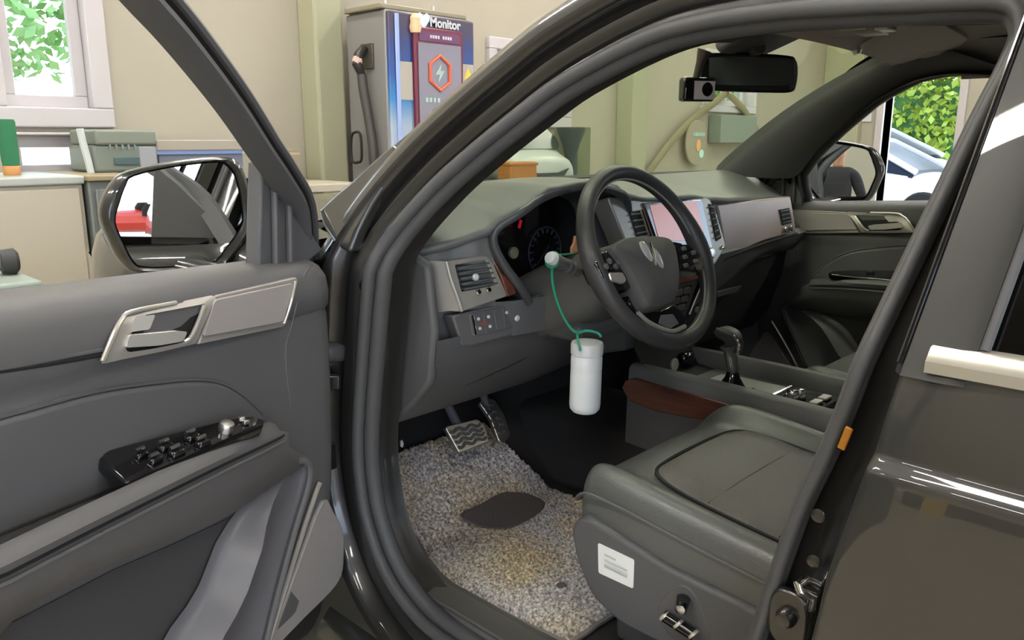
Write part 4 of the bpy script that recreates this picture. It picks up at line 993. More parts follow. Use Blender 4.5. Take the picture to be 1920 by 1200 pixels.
    for i, p in enumerate(path):
        t = (path[min(i + 1, len(path) - 1)] - path[max(i - 1, 0)]).normalized()
        n = V((-t.z, 0, t.x)) * -1          # towards the window at the front side
        rings.append([Mp(p.x + n.x * w * 0.58, of(p.z) + o_, p.z + n.z * w * 0.58) for w, o_ in prof])
    MB().loft(rings).build('window_frame', TRIM2, door, sharp=45)
    rub = []
    for i, p in enumerate(path):
        t = (path[min(i + 1, len(path) - 1)] - path[max(i - 1, 0)]).normalized(); n = V((-t.z, 0, t.x)) * -1
        rub.append(Mp(p.x + n.x * -0.004, of(p.z) + 0.003, p.z + n.z * -0.004))
    MB().tube(rub, 0.006, 6).build('glass_channel', GROOVE, door)
    # sail panel with two ribs
    sp_ = [DP(q[0], q[1], 0.075) for q in ((492, 302), (532, 352), (572, 414), (606, 470), (560, 505), (486, 515))]
    MB().plate(L(sp_), nv, 0.03).build('sail_panel', TRIM2, door, bevel=0.004)
    for xa, ya, yb_ in ((516, 332, 500), (543, 365, 500)):
        MB().tube(L([DP(xa - 2, ya, 0.078), DP(xa, (ya + yb_) / 2, 0.082), DP(xa + 1, yb_, 0.08)]), 0.006, 8).build('sail_rib', TRIM, door)
    if not driver:
        g = []
        for z in (1.19, 1.3, 1.4, 1.5, 1.56):
            fd = interp(z, sorted([(q[1], q[0]) for q in c2_[:8]]))
            g.append([Mp(lerp(fd, 1.03, t), of(z) - 0.012, z) for t in (0, 0.5, 1)])
        MB().grid(g).build('window_glass', CLEAR, door)
    # ---- handle bezel: a frame plate round the release, with a grey insert
    e = 0.010
    B = lambda x, y, ex=e: DPT(x, y, ex)
    outer = [(190, 682), (216, 622), (230, 598), (246, 583), (330, 567), (440, 545), (556, 519), (560, 526), (549, 566), (536, 607), (531, 614), (440, 633), (300, 660), (200, 681)]
    top = L([B(*q) for q in outer])
    # ring: outer outline -> plate (thin), silver
    hole = [(236, 652), (250, 616), (262, 598), (275, 590), (330, 580), (383, 570), (383, 576), (372, 603), (358, 632), (350, 640), (330, 645), (285, 654), (245, 660), (238, 658)]
    o2 = catmull(top, 3, True); 
    # left part of the bezel as a ring around the hole
    lo = [(190, 682), (214, 625), (228, 600), (246, 583), (330, 567), (395, 554), (404, 556), (394, 582), (380, 614), (372, 634), (364, 645), (300, 660), (230, 674), (200, 681)]
    mb = MB()
    inn, outr = L([B(*q) for q in hole]), L([B(*q) for q in lo])
    inb = L([B(q[0], q[1], -0.004) for q in hole]); oub = L([B(q[0], q[1], -0.004) for q in lo])
    mb.loft([oub, outr, inn, inb], True, False)
    bz = mb.build('handle_bezel', SILVER, tp, bevel=0.0015)
    MB().plate(L([B(q[0], q[1], 0.003) for q in hole]), nv, 0.004).build('handle_cup', GROOVE, tp)
    MB().tube(catmull(L([B(q[0], q[1], 0.011) for q in ((192, 678), (214, 625), (228, 600), (246, 585), (330, 568))]), 4), 0.0032, 8).build('bezel_edge', SATIN, tp)
    MB().tube(catmull(L([B(q[0], q[1], 0.011) for q in ((383, 574), (372, 604), (358, 632), (346, 642))]), 4), 0.0032, 8).build('bezel_edge', SATIN, tp)
    MB().tube(catmull(L([B(q[0], q[1], 0.011) for q in ((554, 528), (546, 566), (533, 606))]), 4), 0.0025, 8).build('bezel_edge', SATIN, tp)
    MB().plate(L([B(*q) for q in ((404, 554), (556, 520), (560, 526), (536, 608), (531, 614), (372, 646))]), nv, 0.012).build('insert_frame', SILVER, tp, bevel=0.002)
    MB().plate(rounded(L([B(q[0], q[1], 0.013) for q in ((403, 563), (552, 531), (532, 603), (382, 631))]), 0.006), nv, 0.006).build('insert', SILVER2, tp, bevel=0.002)
    # release lever: upright plate and lower blade
    lv = MB().plate(rounded(L([B(q[0], q[1], 0.011) for q in ((242, 623), (252, 594), (292, 590), (281, 618))]), 0.004), nv, 0.008)
    lv.plate(rounded(L([B(q[0], q[1], 0.014) for q in ((236, 652), (243, 628), (290, 624), (330, 620), (352, 622), (344, 640), (300, 648))]), 0.004), nv, 0.012)
    lv.build('door_release', mat('release_chrome', (0.78, 0.75, 0.71), 0.18, metal=0.6, srgb=False), tp, bevel=0.002)
    # ---- padded pull surround
    cur = [(-130, 818), (0, 790), (180, 741), (300, 722), (380, 716), (425, 724), (462, 746), (497, 780)]
    low = [(497, 800), (400, 842), (180, 935), (0, 1010), (-130, 1060)]
    pts = catmull([V(DP(q[0], q[1], 0.126)) for q in cur], 4)
    lows = [V(DP(q[0], q[1], 0.128)) for q in low]
    ol_ = [(p.x, p.y, p.z) for p in pts] + [(p.x, 0.126, max(p.z, 0.90)) for p in lows]
    MB().plate(L(ol_), nv, 0.02).build('pull_surround', TRIM2 if False else TRIM, tp, bevel=0.006, seg=3)
    MB().tube(L([(p.x, 0.121, p.z + 0.003) for p in pts]), 0.0026, 6).build('surround_groove', TRIM2, tp)
    # ---- armrest
    edge = [DP(522, 795, 0.150), DP(505, 806, 0.172), DP(470, 822, 0.188), DP(400, 853, 0.198), DP(290, 905, 0.204), DP(150, 972, 0.207), DP(0, 1045, 0.208), DP(-130, 1105, 0.208), (0.95, 0.205, 0.925), (1.0, 0.19, 0.92)]
    lowb = [DP(575, 858, 0.128), DP(572, 872, 0.135), DP(520, 905, 0.148), DP(440, 960, 0.158), DP(330, 1012, 0.163), DP(210, 1064, 0.166), DP(30, 1158, 0.168), None, None, None]
    ez = []
    for i, ed in enumerate(edge):
        lb = lowb[i]
        zl_ = lb[2] if lb else 0.83
        ez.append((ed, lb[0] if lb else ed[0], zl_, lb[1] if lb else 0.168))
    E_ = catmull([V((a[0], a[1], a[2])) for a, _, _, _ in ez], 3); B_ = catmull([V((b_, c_, z_)) for a, b_, z_, c_ in ez], 3)
    rows = []
    for ed, lb in zip(E_, B_):
        cup = 0.006 if ed.x < 0.47 else 0.07
        m1 = ed.lerp(lb, 0.30)
        rows.append([Mp(ed.x, 0.115, ed.z - cup), Mp(ed.x, max(0.116, ed.y - 0.062), ed.z - cup), Mp(ed.x, max(0.12, ed.y - 0.034), ed.z - 0.004 - (cup - 0.006) * 0.3), Mp(ed.x, ed.y - 0.020, ed.z + 0.002), Mp(ed.x, ed.y - 0.006, ed.z - 0.001), Mp(ed.x, ed.y + 0.002, ed.z - 0.010), Mp(m1.x, lerp(ed.y, lb.y, 0.12), ed.z - 0.024), Mp(m1.x, lerp(ed.y, lb.y, 0.2), lerp(ed.z, lb.z, 0.5)), Mp(lb.x, lb.y, lb.z), Mp(lb.x, 0.10, lb.z - 0.012)])
    MB().grid(rows).build('armrest', LEATHER if False else TRIM, tp, sharp=60)
    for k_, dz in ((0, 0.020), (1, 0.029)):
        MB().tube([Mp(lerp(ed.x, lb.x, 0.22), lerp(ed.y, lb.y, 0.12) + 0.002, ed.z - dz - 0.002) for ed, lb in zip(E_, B_)][2:], 0.0022, 6).build('stitch_seam', STITCH if k_ else GROOVE, tp)
    # ---- switch panel on the armrest
    eo, ez_ = 0.190, edge[3][2] + 0.004
    SPN = NN * 0.42 + V((0, 0, 1)); SPN.normalize()
    def DS(x, y, e=0.0):
        p = PPL(x, y, map_open(0.45, eo, ez_) + SPN * e, SPN) - HH; return (p.dot(DD), p.dot(NN), p.z)
    snv = (Mp(0, 0.42, 1) - Mp(0, 0, 0)).normalized()
    sw = [DS(q[0], q[1]) for q in ((186, 858), (200, 842), (300, 816), (420, 786), (474, 778), (497, 786), (494, 797), (440, 820), (300, 882), (238, 905))]
    spn = MB().plate([Mp(p[0], p[1], p[2]) for p in sw], snv, 0.02).build('switch_panel', GLOSSB, tp, bevel=0.004)
    for (bx_, by_, w_, l_) in ((267, 848, 0.010, 0.018), (293, 858, 0.010, 0.018), (312, 833, 0.012, 0.022), (333, 844, 0.012, 0.022), (362, 815, 0.012, 0.022), (382, 826, 0.012, 0.022)):
        if not driver and bx_ != 362: continue
        c = DS(bx_, by_, 0.006); c = Mp(*c)
        m_ = MB(); u = dv.normalized(); v = snv.cross(u)
        m_.loft([[c + u * a * l_ / 2 * s_ + v * b * w_ / 2 * s_ + snv * h_ for a, b in ((-1, -1), (1, -1), (1, 1), (-1, 1))] for s_, h_ in ((1.0, -0.008), (1.0, -0.003), (0.8, 0.0))])
        sb_ = m_.build('window_switch', GLOSSB, spn, bevel=0.0015)
        MB().tube([c - v * w_ * 0.42 + u * (-l_ * 0.30) + snv * 0.003, c - v * w_ * 0.42 + u * (l_ * 0.42) + snv * 0.003], 0.0026, 6).build('switch_tip', CHROME, spn)
    if driver:
        c = Mp(*DS(427, 793, 0.012))
        MB().lathe([(0.011, -0.014), (0.011, -0.004), (0.009, 0.0), (0.002, 0.001)], c, snv, 20).build('mirror_knob', STEEL, spn)
        for q in ((452, 785), (461, 791)):
            MB().box(Mp(*DS(q[0], q[1], 0.003)), (0.009, 0.009, 0.006)).build('mirror_button', STEEL, spn, bevel=0.001)
    # ---- map pocket: satin panel that swells toward the rear, lit rim
    pk = []
    for (ya, xl, xr) in ((866, 566, 581), (900, 530, 577), (940, 498, 567), (980, 472, 556), (1020, 452, 546), (1060, 438, 536), (1100, 424, 526), (1140, 404, 515), (1180, 380, 505), (1230, 356, 492), (1290, 330, 478), (1400, 290, 440)):
        row = []
        grow = min(1.0, (ya - 866) / 150)
        for i in range(-4, 11):
            t = i / 10; x = lerp(xl, xr, t)
            q = DP(x, ya, 0.132)
            if t < 0: o_ = 0.122 + (0.050 * math.exp(-(t / 0.16) ** 2)) * grow
            else: o_ = 0.122 + (0.004 + 0.046 * (1 - min(1, t / 0.7)) ** 1.6) * grow + 0.010 * max(0, (t - 0.8) / 0.2) ** 2
            row.append(Mp(q[0], o_, max(q[2], 0.5)))
        pk.append(row)
    MB().grid(pk).build('map_pocket_liner', POCKET, tp)
    rim_ = [DP(q[0], q[1], 0.140) for q in ((560, 864), (574, 866), (581, 880), (577, 915), (556, 985), (530, 1080), (505, 1180), (480, 1290))]
    MB().tube(catmull(L(rim_), 4), 0.0055, 8).build('pocket_rim', TRIM, tp)
    # hard lower panel below the armrest
    lpn = [(-130, 1240), (30, 1164), (210, 1070), (330, 1018), (436, 968), (470, 960), (440, 1030), (420, 1090), (395, 1150), (362, 1210), (320, 1300), (-130, 1420)]
    MB().plate(L([(q[0], q[1], max(q[2], 0.52)) for q in [DPT(x, y, 0.002) for x, y in lpn]]), nv, 0.006).build('lower_panel', mat('hard_lower_plastic', (0.055, 0.053, 0.056), 0.5, srgb=False, bump=0.2, bscale=600), tp)
    # ---- speaker grille and its bright strip
    e2 = lambda x, y, ex=0.006: DPT(x, y, ex)
    sg = [(606, 940), (626, 960), (643, 995), (645, 1040), (641, 1078), (620, 1110), (570, 1160), (505, 1225), (512, 1190), (560, 1060)]
    MB().plate(catmull(L([e2(*q) for q in sg]), 3, True), nv, 0.008).build('speaker_grille', SILVER2 if False else mat('speaker_mesh', (0.30, 0.28, 0.27), 0.6, srgb=False, bump=0.4, bscale=900), tp, bevel=0.002)
    sgr = L([e2(q[0], q[1], 0.010) for q in ((600, 905), (592, 925), (570, 990), (540, 1085), (500, 1215))])
    MB().tube(catmull(sgr, 4), 0.0045, 8).build('speaker_strip', SATIN, tp)
    return door
door_l = front_door(map_open, True)
door_r = front_door(map_right, False)
# ---------------------------------------------------------------- outside mirrors
MN = V((-0.165, -0.985, 0.03)).normalized()
MP0 = HH + DD * 0.06 + NN * (-0.20)
GO = [(218, 416), (226, 380), (238, 347), (252, 331), (320, 315), (404, 305), (428, 313), (444, 339), (455, 402), (449, 430), (423, 467), (398, 493), (335, 499), (271, 500), (250, 487), (232, 452)]
HO = [(193, 405), (201, 368), (220, 338), (247, 321), (318, 305), (408, 294), (442, 301), (461, 330), (475, 402), (468, 440), (440, 484), (412, 504), (335, 511), (262, 512), (232, 492), (208, 448)]
def mk_mirror(driver):
    gl = [PPL(x, y, MP0, MN) for x, y in GO]; ho = [PPL(x, y, MP0 + MN * 0.012, MN) for x, y in HO]
    gl = catmull(gl, 3, True); ho = catmull(ho, 3, True)
    c = sum(ho, V()) / len(ho); cg = sum(gl, V()) / len(gl)
    SH = V((0, 0, 0))
    def tr(p):
        if driver: return p
        q = p - HH; w = map_right(q.dot(DD), q.dot(NN), q.z)
        q = c - HH; w0 = map_right(q.dot(DD), q.dot(NN), q.z)
        return w0 + Matrix.Rotation(R(-13), 3, 'Z') @ (w - w0) + SH
    if not driver: SH = PX(1577, 321, 1.04) - tr(c)
    rings = []
    rings.append([cg + (p - cg) * 0.99 + MN * -0.03 for p in gl])
    rings.append([cg + (p - cg) * 1.03 + MN * 0.0 for p in gl])
    rings.append([lerp(p, h, 0.55) + MN * 0.008 for p, h in zip(gl, ho)])
    rings.append([h - MN * 0.002 for h in ho])
    for s, b in ((1.01, 0.03), (0.97, 0.06), (0.88, 0.09), (0.7, 0.11), (0.4, 0.122), (0.1, 0.125)):
        rings.append([c + (h - c) * s - MN * (0.012 + b) for h in ho])
    hs = MB().loft([[tr(p) for p in r_] for r_ in rings], True, True).build('door_mirror', mat('mirror_cap_black', (0.012, 0.0118, 0.011), 0.3, coat=1.0, srgb=False), car, sharp=70)
    if driver:
        g = [p + MN * -0.006 for p in gl]
        MB().plate(g, MN, 0.003).build('mirror_glass', MIRROR, hs, smooth=False)
    else:
        cgr = tr(cg); n2 = (tr(cg + MN) - cgr).normalized()
        # the same outline laid on the far mirror's own plane
        rr_ = [tr(p) for p in gl]; old = V((-n2.x, 0, 0))
        g = []
        for p in rr_:
            # slide the outline point along the housing axis onto the tilted glass plane
            ax = (tr(cg + MN) - cgr).normalized()
            k_ = (cgr - ax * 0.010 - p).dot(n2) / ax.dot(n2)
            g.append(p + ax * k_)
        MB().plate([cgr + (p - cgr) * 0.97 for p in g], n2, 0.003).build('mirror_glass', MIRROR, hs, smooth=False)
    # foot to the door
    f0 = MP0 + V((0, 0, cg.z)) - V((0, 0, MP0.z))
    zb = min(p.z for p in ho)
    a = [tr(c + V((0, 0, zb - c.z + 0.012)) - MN * 0.06), tr(map_open(0.07, -0.08, zb + 0.002)), tr(map_open(0.085, -0.02, zb - 0.004))]
    if not driver:
        e_ = map_right(0.16, -0.02, a[0].z - 0.01); a = [a[0], lerp(a[0], e_, 0.6), e_]
    MB().tube(a, [0.03, 0.026, 0.034], 12, ref=(0, 0, 1), sx=0.6).build('mirror_foot', PAINT, hs)
    ind = [tr(PPL(x, y, MP0 - MN * 0.02, MN)) for x, y in ((436, 486), (448, 482), (476, 486), (472, 492), (440, 494))]
    MB().tube(catmull(ind, 3), 0.006, 8).build('turn_repeater', LAMPG, hs)
    return hs
mk_mirror(True); mk_mirror(False)
# ================================================================== dashboard
YE = [(-0.76, 1.15), (-0.70, 1.12), (-0.64, 1.085), (-0.56, 1.05), (-0.40, 1.03), (-0.26, 1.05), (-0.18, 1.075), (0.0, 1.07), (0.14, 1.075), (0.3, 1.09), (0.6, 1.12), (0.74, 1.14)]
ZE = [(-0.76, 1.172), (-0.70, 1.185), (-0.64, 1.205), (-0.58, 1.243), (-0.50, 1.280), (-0.40, 1.290), (-0.30, 1.280), (-0.22, 1.254), (-0.12, 1.240), (0.05, 1.238), (0.16, 1.226), (0.3, 1.216), (0.6, 1.203), (0.74, 1.192)]
xs = [lerp(-0.76, 0.76, i / 60) for i in range(61)]
rows = []
for v in [0, 0.04, 0.1, 0.2, 0.35, 0.5, 0.65, 0.8, 0.92, 1.0]:
    row = []
    for x in xs:
        ye, ze = sinterp(x, YE), sinterp(x, ZE)
        u = x / 0.76; yb = 1.462 - 0.10 * u * u; zb = 1.262 + 0.012 * u * u
        w = v * v * (3 - 2 * v)
        row.append(V((x, lerp(ye, yb, v), lerp(ze, zb, w) + 0.010 * math.sin(math.pi * v))))
    rows.append(row)
under = [[V((p.x, p.y - 0.004, p.z - 0.006)) for p in rows[0]], [V((p.x, p.y + 0.001, p.z - 0.016)) for p in rows[0]], [V((p.x, p.y + 0.014, p.z - 0.020)) for p in rows[0]]]
dash = MB().grid(list(reversed(under)) + rows).build('dashboard', DASH, car, sharp=70)
MB().grid([[V((x, 1.470 - 0.10 * (x / 0.76) ** 2 + dy, z)) for x in xs] for dy, z in ((-0.03, 1.266), (0.0, 1.272), (0.012, 1.25))]).build('demister_strip', GROOVE, dash)
# side demister outlet on the left of the pad
def on_pad(x, y):
    z = 1.2
    for _ in range(12):
        p = PZ(x, y, z); ye, ze = sinterp(p.x, YE), sinterp(p.x, ZE); u = p.x / 0.76
        v = max(0, min(1, (p.y - ye) / (1.462 - 0.10 * u * u - ye))); w = v * v * (3 - 2 * v)
        z = lerp(ze, 1.262 + 0.012 * u * u, w) + 0.010 * math.sin(math.pi * v) + 0.0015
    return p
dv_ = [on_pad(*q) for q in ((818, 446), (842, 440), (868, 446), (846, 454))]
MB().plate(dv_, (0, 0, 1), 0.004).build('side_demister', GROOVE, dash)
# fascia: three pieces of the upright face
def face(x0_, x1_, top, zt_, zb_, y0, y1, name, m, n=12):
    rr = []
    for t in (0, 0.15, 0.5, 0.85, 1):
        rr.append([V((lerp(x0_, x1_, i / n), lerp(y0, y1, t) + (sinterp(lerp(x0_, x1_, i / n), YE) - 1.07) * 1.0, lerp((sinterp(lerp(x0_, x1_, i / n), ZE) - 0.014) if top else zt_, zb_, t))) for i in range(n + 1)])
    return MB().grid(rr).build(name, m, dash)
face(-0.765, -0.615, True, 0, 1.04, 1.082, 1.075, 'fascia_panel', DASH)
face(-0.205, 0.76, True, 0, 1.02, 1.082, 1.082, 'fascia_panel', DASH, 24)
# binnacle cavity
OP = [(-0.545, 1.055), (-0.595, 1.12), (-0.622, 1.19), (-0.58, 1.230), (-0.50, 1.266), (-0.40, 1.276), (-0.30, 1.266), (-0.22, 1.238), (-0.195, 1.18), (-0.205, 1.11), (-0.225, 1.055)]
op = catmull([V((x, 0, z)) for x, z in OP], 4)
rg = []
for k_, y_ in ((1.0, None), (0.97, 1.09), (0.90, 1.16), (0.86, 1.215)):
    r_ = []
    for p in op:
        yy_ = (lerp(1.062, 1.045, (p.z - 1.05) / 0.23) if y_ is None else y_)
        if y_ is None: yy_ = max(yy_, sinterp(p.x, YE) + 0.004)
        r_.append(V((-0.41 + (p.x + 0.41) * k_, yy_, 1.15 + (p.z - 1.15) * k_)))
    rg.append(r_)
MB().loft(rg, True, False).build('binnacle', TRIM2, dash)
MB().tube([p + V((0, -0.003, 0)) for p in rg[0]], 0.009, 10).build('binnacle_lip', mat('binnacle_lip', (0.06, 0.06, 0.066), 0.4, srgb=False), dash)
cl = MB().plate([p + V((0, -0.012 , 0)) for p in rg[3]], (0, -1, 0), 0.01).build('gauge_cluster', GLOSSB, dash, smooth=False)
GAUGE = mat('gauge_print', (0.03, 0.03, 0.045), 0.4, srgb=False, emit=0.004, emit_rgb=(120, 120, 170))
for gx in (-0.345,):
    gc = V((gx, 1.195, 1.125))
    for a in range(-40, 221, 20):
        dv2 = V((math.cos(R(a)), 0, math.sin(R(a))))
        MB().tube([gc + dv2 * 0.041, gc + dv2 * 0.050], 0.0022, 5).build('gauge_mark', GAUGE, cl)
    MB().tube([gc + V((math.cos(R(a)), 0, math.sin(R(a)))) * 0.054 for a in range(-45, 226, 10)], 0.0016, 6).build('gauge_ring', GAUGE, cl)
    MB().tube([gc + V((0.012, -0.002, 0.012)), gc + V((-0.030, -0.002, -0.030))], [0.0012, 0.0008], 5).build('gauge_needle', GAUGE, cl)
p_ = PY(975, 420, 1.19); MB().box(p_, (0.006, 0.003, 0.018), Matrix.Rotation(R(20), 3, 'Y')).build('warning_light', mat('red_light', (200, 30, 40), 0.4, emit=0.12), cl)
p_ = PY(962, 474, 1.165); MB().lathe([(0.012, -0.003), (0.013, 0.004), (0.009, 0.007), (0.001, 0.006)], p_, (0, -1, 0), 16).build('trip_button', mat('olive_button', (120, 124, 96), 0.4), cl)
# band under the binnacle and behind the column
face(-0.768, -0.20, False, 1.062, 0.99, 1.078, 1.085, 'lower_fascia', TRIM2)
# left vent bezel
VP0, VN = V((-0.65, 1.085, 1.11)), V((-0.15, -0.95, 0.26)).normalized()
def vp(x, y, e=0.0): return PPL(x, y, VP0 + VN * e, VN)
bo, bi = [(836, 490), (918, 478), (952, 555), (866, 584)], [(853, 497), (911, 487), (930, 534), (866, 547)]
o_, i_ = rounded([vp(*q) for q in bo], 0.006, 4), rounded([vp(*q) for q in bi], 0.004, 4)
vb = MB().loft([[p - VN * 0.03 for p in o_], o_, i_, [p - VN * 0.03 for p in i_]], True, False).build('vent_bezel', SILVER, dash, bevel=0.0015)
MB().plate([vp(q[0], q[1], -0.028) for q in bi], VN, 0.01).build('vent_recess', GROOVE, vb)
for k_ in range(5):
    t = (k_ + 0.5) / 5
    a, b2 = lerp(vp(*bi[0], -0.008), vp(*bi[3], -0.008), t), lerp(vp(*bi[1], -0.008), vp(*bi[2], -0.008), t)
    MB().box((a + b2) / 2, ((b2 - a).length, 0.02, 0.0035), (b2 - a).to_track_quat('X', 'Z').to_matrix()).build('vent_slat', TRIM2, vb, bevel=0.001)
MB().lathe([(0.006, -0.004), (0.007, 0.003), (0.004, 0.006), (0.001, 0.006)], vp(891, 520, 0.004), VN, 12).build('vent_knob', WHITE, vb)
for q in ((896, 548), (915, 544)):
    MB().lathe([(0.004, -0.002), (0.006, 0.003), (0.004, 0.006), (0.001, 0.006)], vp(q[0], q[1], 0.003), VN, 12).build('vent_wheel', CHROME, vb)
MB().tube(catmull([vp(836, 491, 0.002), vp(846, 527, 0.003), vp(858, 560, 0.003), vp(866, 584, 0.002)], 4), 0.0035, 8).build('bezel_edge', SATIN, vb)
MB().plate([vp(q[0], q[1], 0.002) for q in ((920, 480), (938, 474), (955, 510), (969, 550), (953, 556), (940, 520))], VN, 0.02).build('wood_strip', WOOD, vb, bevel=0.002)
# wrap of the bezel round the dash end
wr = [[vp(836, 490), vp(845, 527), vp(866, 584)], [vp(836, 490) + V((-0.012, 0.02, 0)), vp(845, 527) + V((-0.012, 0.02, 0)), vp(866, 584) + V((-0.012, 0.02, 0))], [V((-0.768, 1.17, 1.15)), V((-0.768, 1.17, 1.10)), V((-0.765, 1.17, 1.045))]]
MB().grid(wr).build('bezel_wrap', SILVER, vb)
# switch row below the vent
SP0, SN = V((-0.60, 1.075, 1.02)), V((-0.10, -0.98, 0.10)).normalized()
def sp2(x, y, e=0.0): return PPL(x, y, SP0 + SN * e, SN)
lowp = [(848, 592), (1004, 556), (1014, 548), (1018, 612), (990, 622), (880, 650), (866, 648)]
MB().plate([sp2(*q) for q in lowp], SN, 0.03).build('switch_fascia', TRIM, dash, bevel=0.004)
swp = MB().plate([sp2(q[0], q[1], 0.003) for q in ((880, 588), (985, 566), (990, 608), (886, 632))], SN, 0.01).build('switch_panel', TRIM2, dash, bevel=0.002)
MB().tube([sp2(885, 591, 0.004), sp2(891, 627, 0.004)], 0.004, 8).build('panel_edge', CHROME, swp)
for q in ((897, 598), (900, 616), (916, 594), (919, 612), (950, 586), (966, 577)):
    MB().lathe([(0.003, -0.002), (0.0034, 0.001), (0.002, 0.0025), (0.0006, 0.0025)], sp2(q[0], q[1], 0.004), SN, 10).build('switch_icon', WHITE, swp)
for q in ((906, 583, 912, 624), (926, 580, 932, 618), (943, 576, 948, 614), (960, 572, 965, 610)):
    MB().tube([sp2(q[0], q[1], 0.003), sp2(q[2], q[3], 0.003)], 0.0014, 6).build('switch_divider', TRIM, swp)
MB().lathe([(0.006, -0.002), (0.007, 0.003), (0.004, 0.006), (0.001, 0.006)], sp2(968, 596, 0.004), SN, 14).build('dimmer_wheel', WHITE, swp)
MB().box(sp2(907, 606, 0.004), (0.014, 0.002, 0.003)).build('red_mark', mat('red_print', (190, 60, 60), 0.4), swp)
# knee bolster, dash end cap, kick panel
pf = [(1.085, 1.01), (1.088, 0.975), (1.105, 0.94), (1.15, 0.885), (1.20, 0.835), (1.235, 0.81), (1.30, 0.805), (1.42, 0.84)]
MB().grid([[V((x, y + 0.03 * max(0, (x + 0.36) / 0.2), z)) for x in [lerp(-0.765, -0.17, i / 14) for i in range(15)]] for y, z in pf]).build('knee_bolster', TRIM2, dash, sharp=60)
MB().tube(catmull([V((-0.75, 1.20, 0.86)), V((-0.66, 1.165, 0.875)), V((-0.52, 1.135, 0.905)), V((-0.44, 1.12, 0.93))], 5), 0.003, 6).build('bolster_seam', GROOVE, dash)
ec = [(1.165, 1.175), (1.10, 1.15), (1.085, 1.03), (1.10, 0.93), (1.15, 0.875), (1.215, 0.82), (1.42, 0.82), (1.42, 1.23)]
MB().plate([V((-0.772, y, z)) for y, z in ec], (-1, 0, 0), 0.02).build('dash_end_cap', TRIM, dash, bevel=0.008, seg=3)
MB().grid([[V((-0.80 + dx, y, z)) for y, dx in ((1.19, -0.045), (1.22, 0.0), (1.30, 0.03), (1.45, 0.05), (1.60, 0.06))] for z in (0.50, 0.6, 0.75, 0.9, 1.05, 1.2)]).build('kick_panel', TRIM2, dash)
MB().grid([[V((0.80 - dx, y, z)) for y, dx in ((1.19, -0.045), (1.22, 0.0), (1.30, 0.03), (1.45, 0.05), (1.60, 0.06))] for z in (0.50, 0.6, 0.75, 0.9, 1.05, 1.2)]).build('kick_panel', TRIM2, dash)
# ---- centre stack
CP0, CN = V((0.0, 1.055, 1.17)), V((0.0, -0.96, 0.28)).normalized()
def cp(x, y, e=0.0): return PPL(x, y, CP0 + CN * e, CN)
stk = MB().plate(rounded([cp(q[0], q[1]) for q in ((1139, 368), (1205, 376), (1310, 368), (1330, 371), (1344, 400), (1362, 462), (1340, 498), (1262, 500), (1180, 470))], 0.01), CN, 0.05).build('centre_stack', SILVER, dash, bevel=0.005, seg=3)
MB().plate([cp(q[0], q[1], 0.003) for q in ((1181, 397), (1199, 395), (1214, 440), (1196, 444))], CN, 0.006).build('vent_mouth', GROOVE, stk)
for k_ in range(4):
    t = (k_ + 0.5) / 4
    a, b2 = lerp(cp(1181, 397, 0.005), cp(1196, 444, 0.005), t), lerp(cp(1199, 395, 0.005), cp(1214, 440, 0.005), t)
    MB().tube([a, b2], 0.002, 6).build('vent_slat', TRIM2, stk)
MB().tube([cp(1202, 393, 0.006), cp(1219, 444, 0.006)], 0.006, 8).build('vent_surround', CHROME, stk)
MB().plate(rounded([cp(q[0], q[1], 0.006) for q in ((1207, 380), (1316, 374), (1337, 466), (1236, 462))], 0.006), CN, 0.012).build('screen_bezel', GLOSSB, stk, bevel=0.002)
MB().plate([cp(q[0], q[1], 0.0075) for q in ((1219, 385), (1306, 377), (1323, 450), (1237, 452))], CN, 0.003).build('touch_screen', mat('pink_screen', (190, 128, 122), 0.2, emit=0.10, emit_rgb=(226, 150, 142)), stk, smooth=False)
MB().plate([cp(q[0], q[1], 0.003) for q in ((1330, 382), (1337, 384), (1353, 446), (1344, 452))], CN, 0.006).build('vent_mouth', GROOVE, stk)
for k_ in range(6):
    t = (k_ + 0.5) / 6
    a, b2 = lerp(cp(1330, 382, 0.005), cp(1344, 452, 0.005), t), lerp(cp(1337, 384, 0.005), cp(1353, 446, 0.005), t)
    MB().tube([a, b2], 0.0022, 6).build('vent_slat', TRIM2, stk)
MB().lathe([(0.013, -0.004), (0.014, 0.008), (0.011, 0.013), (0.001, 0.014)], cp(1329, 476, 0.004), CN, 20).build('volume_knob', STEEL, stk)
MB().lathe([(0.005, -0.002), (0.006, 0.003), (0.001, 0.004)], cp(1354, 464, 0.002), CN, 12).build('stack_button', CHROME, stk)
# lower stack
S0 = V((0, 1.06, 1.095))
def ls(x, z, e=0.0): return V((x, 1.062 + (1.10 - z) * 0.28 - e, z))
lst = MB().plate(rounded([ls(-0.16, 1.10), ls(0.15, 1.10), ls(0.14, 0.93), ls(0.11, 0.86), ls(-0.12, 0.86), ls(-0.15, 0.93)], 0.012), (0, -0.96, 0.28), 0.12).build('lower_stack', TRIM2, dash, bevel=0.006)
MB().plate([ls(-0.13, 1.093, 0.004), ls(0.12, 1.093, 0.004), ls(0.12, 1.045, 0.004), ls(-0.13, 1.045, 0.004)], (0, -1, 0), 0.006).build('audio_panel', GLOSSB, lst, bevel=0.002)
for i in range(6):
    for j in range(2):
        c = ls(-0.105 + i * 0.042, 1.082 - j * 0.022, 0.006)
        MB().box(c, (0.030, 0.006, 0.012)).build('audio_button', TRIM2, lst, bevel=0.0015)
MB().plate([ls(-0.14, 1.034, 0.005), ls(0.13, 1.034, 0.005), ls(0.13, 1.017, 0.005), ls(-0.14, 1.017, 0.005)], (0, -1, 0), 0.006).build('wood_strip', mat('orange_wood_strip', (176, 96, 76), 0.35, var=0.2, vscale=40), lst, bevel=0.001)
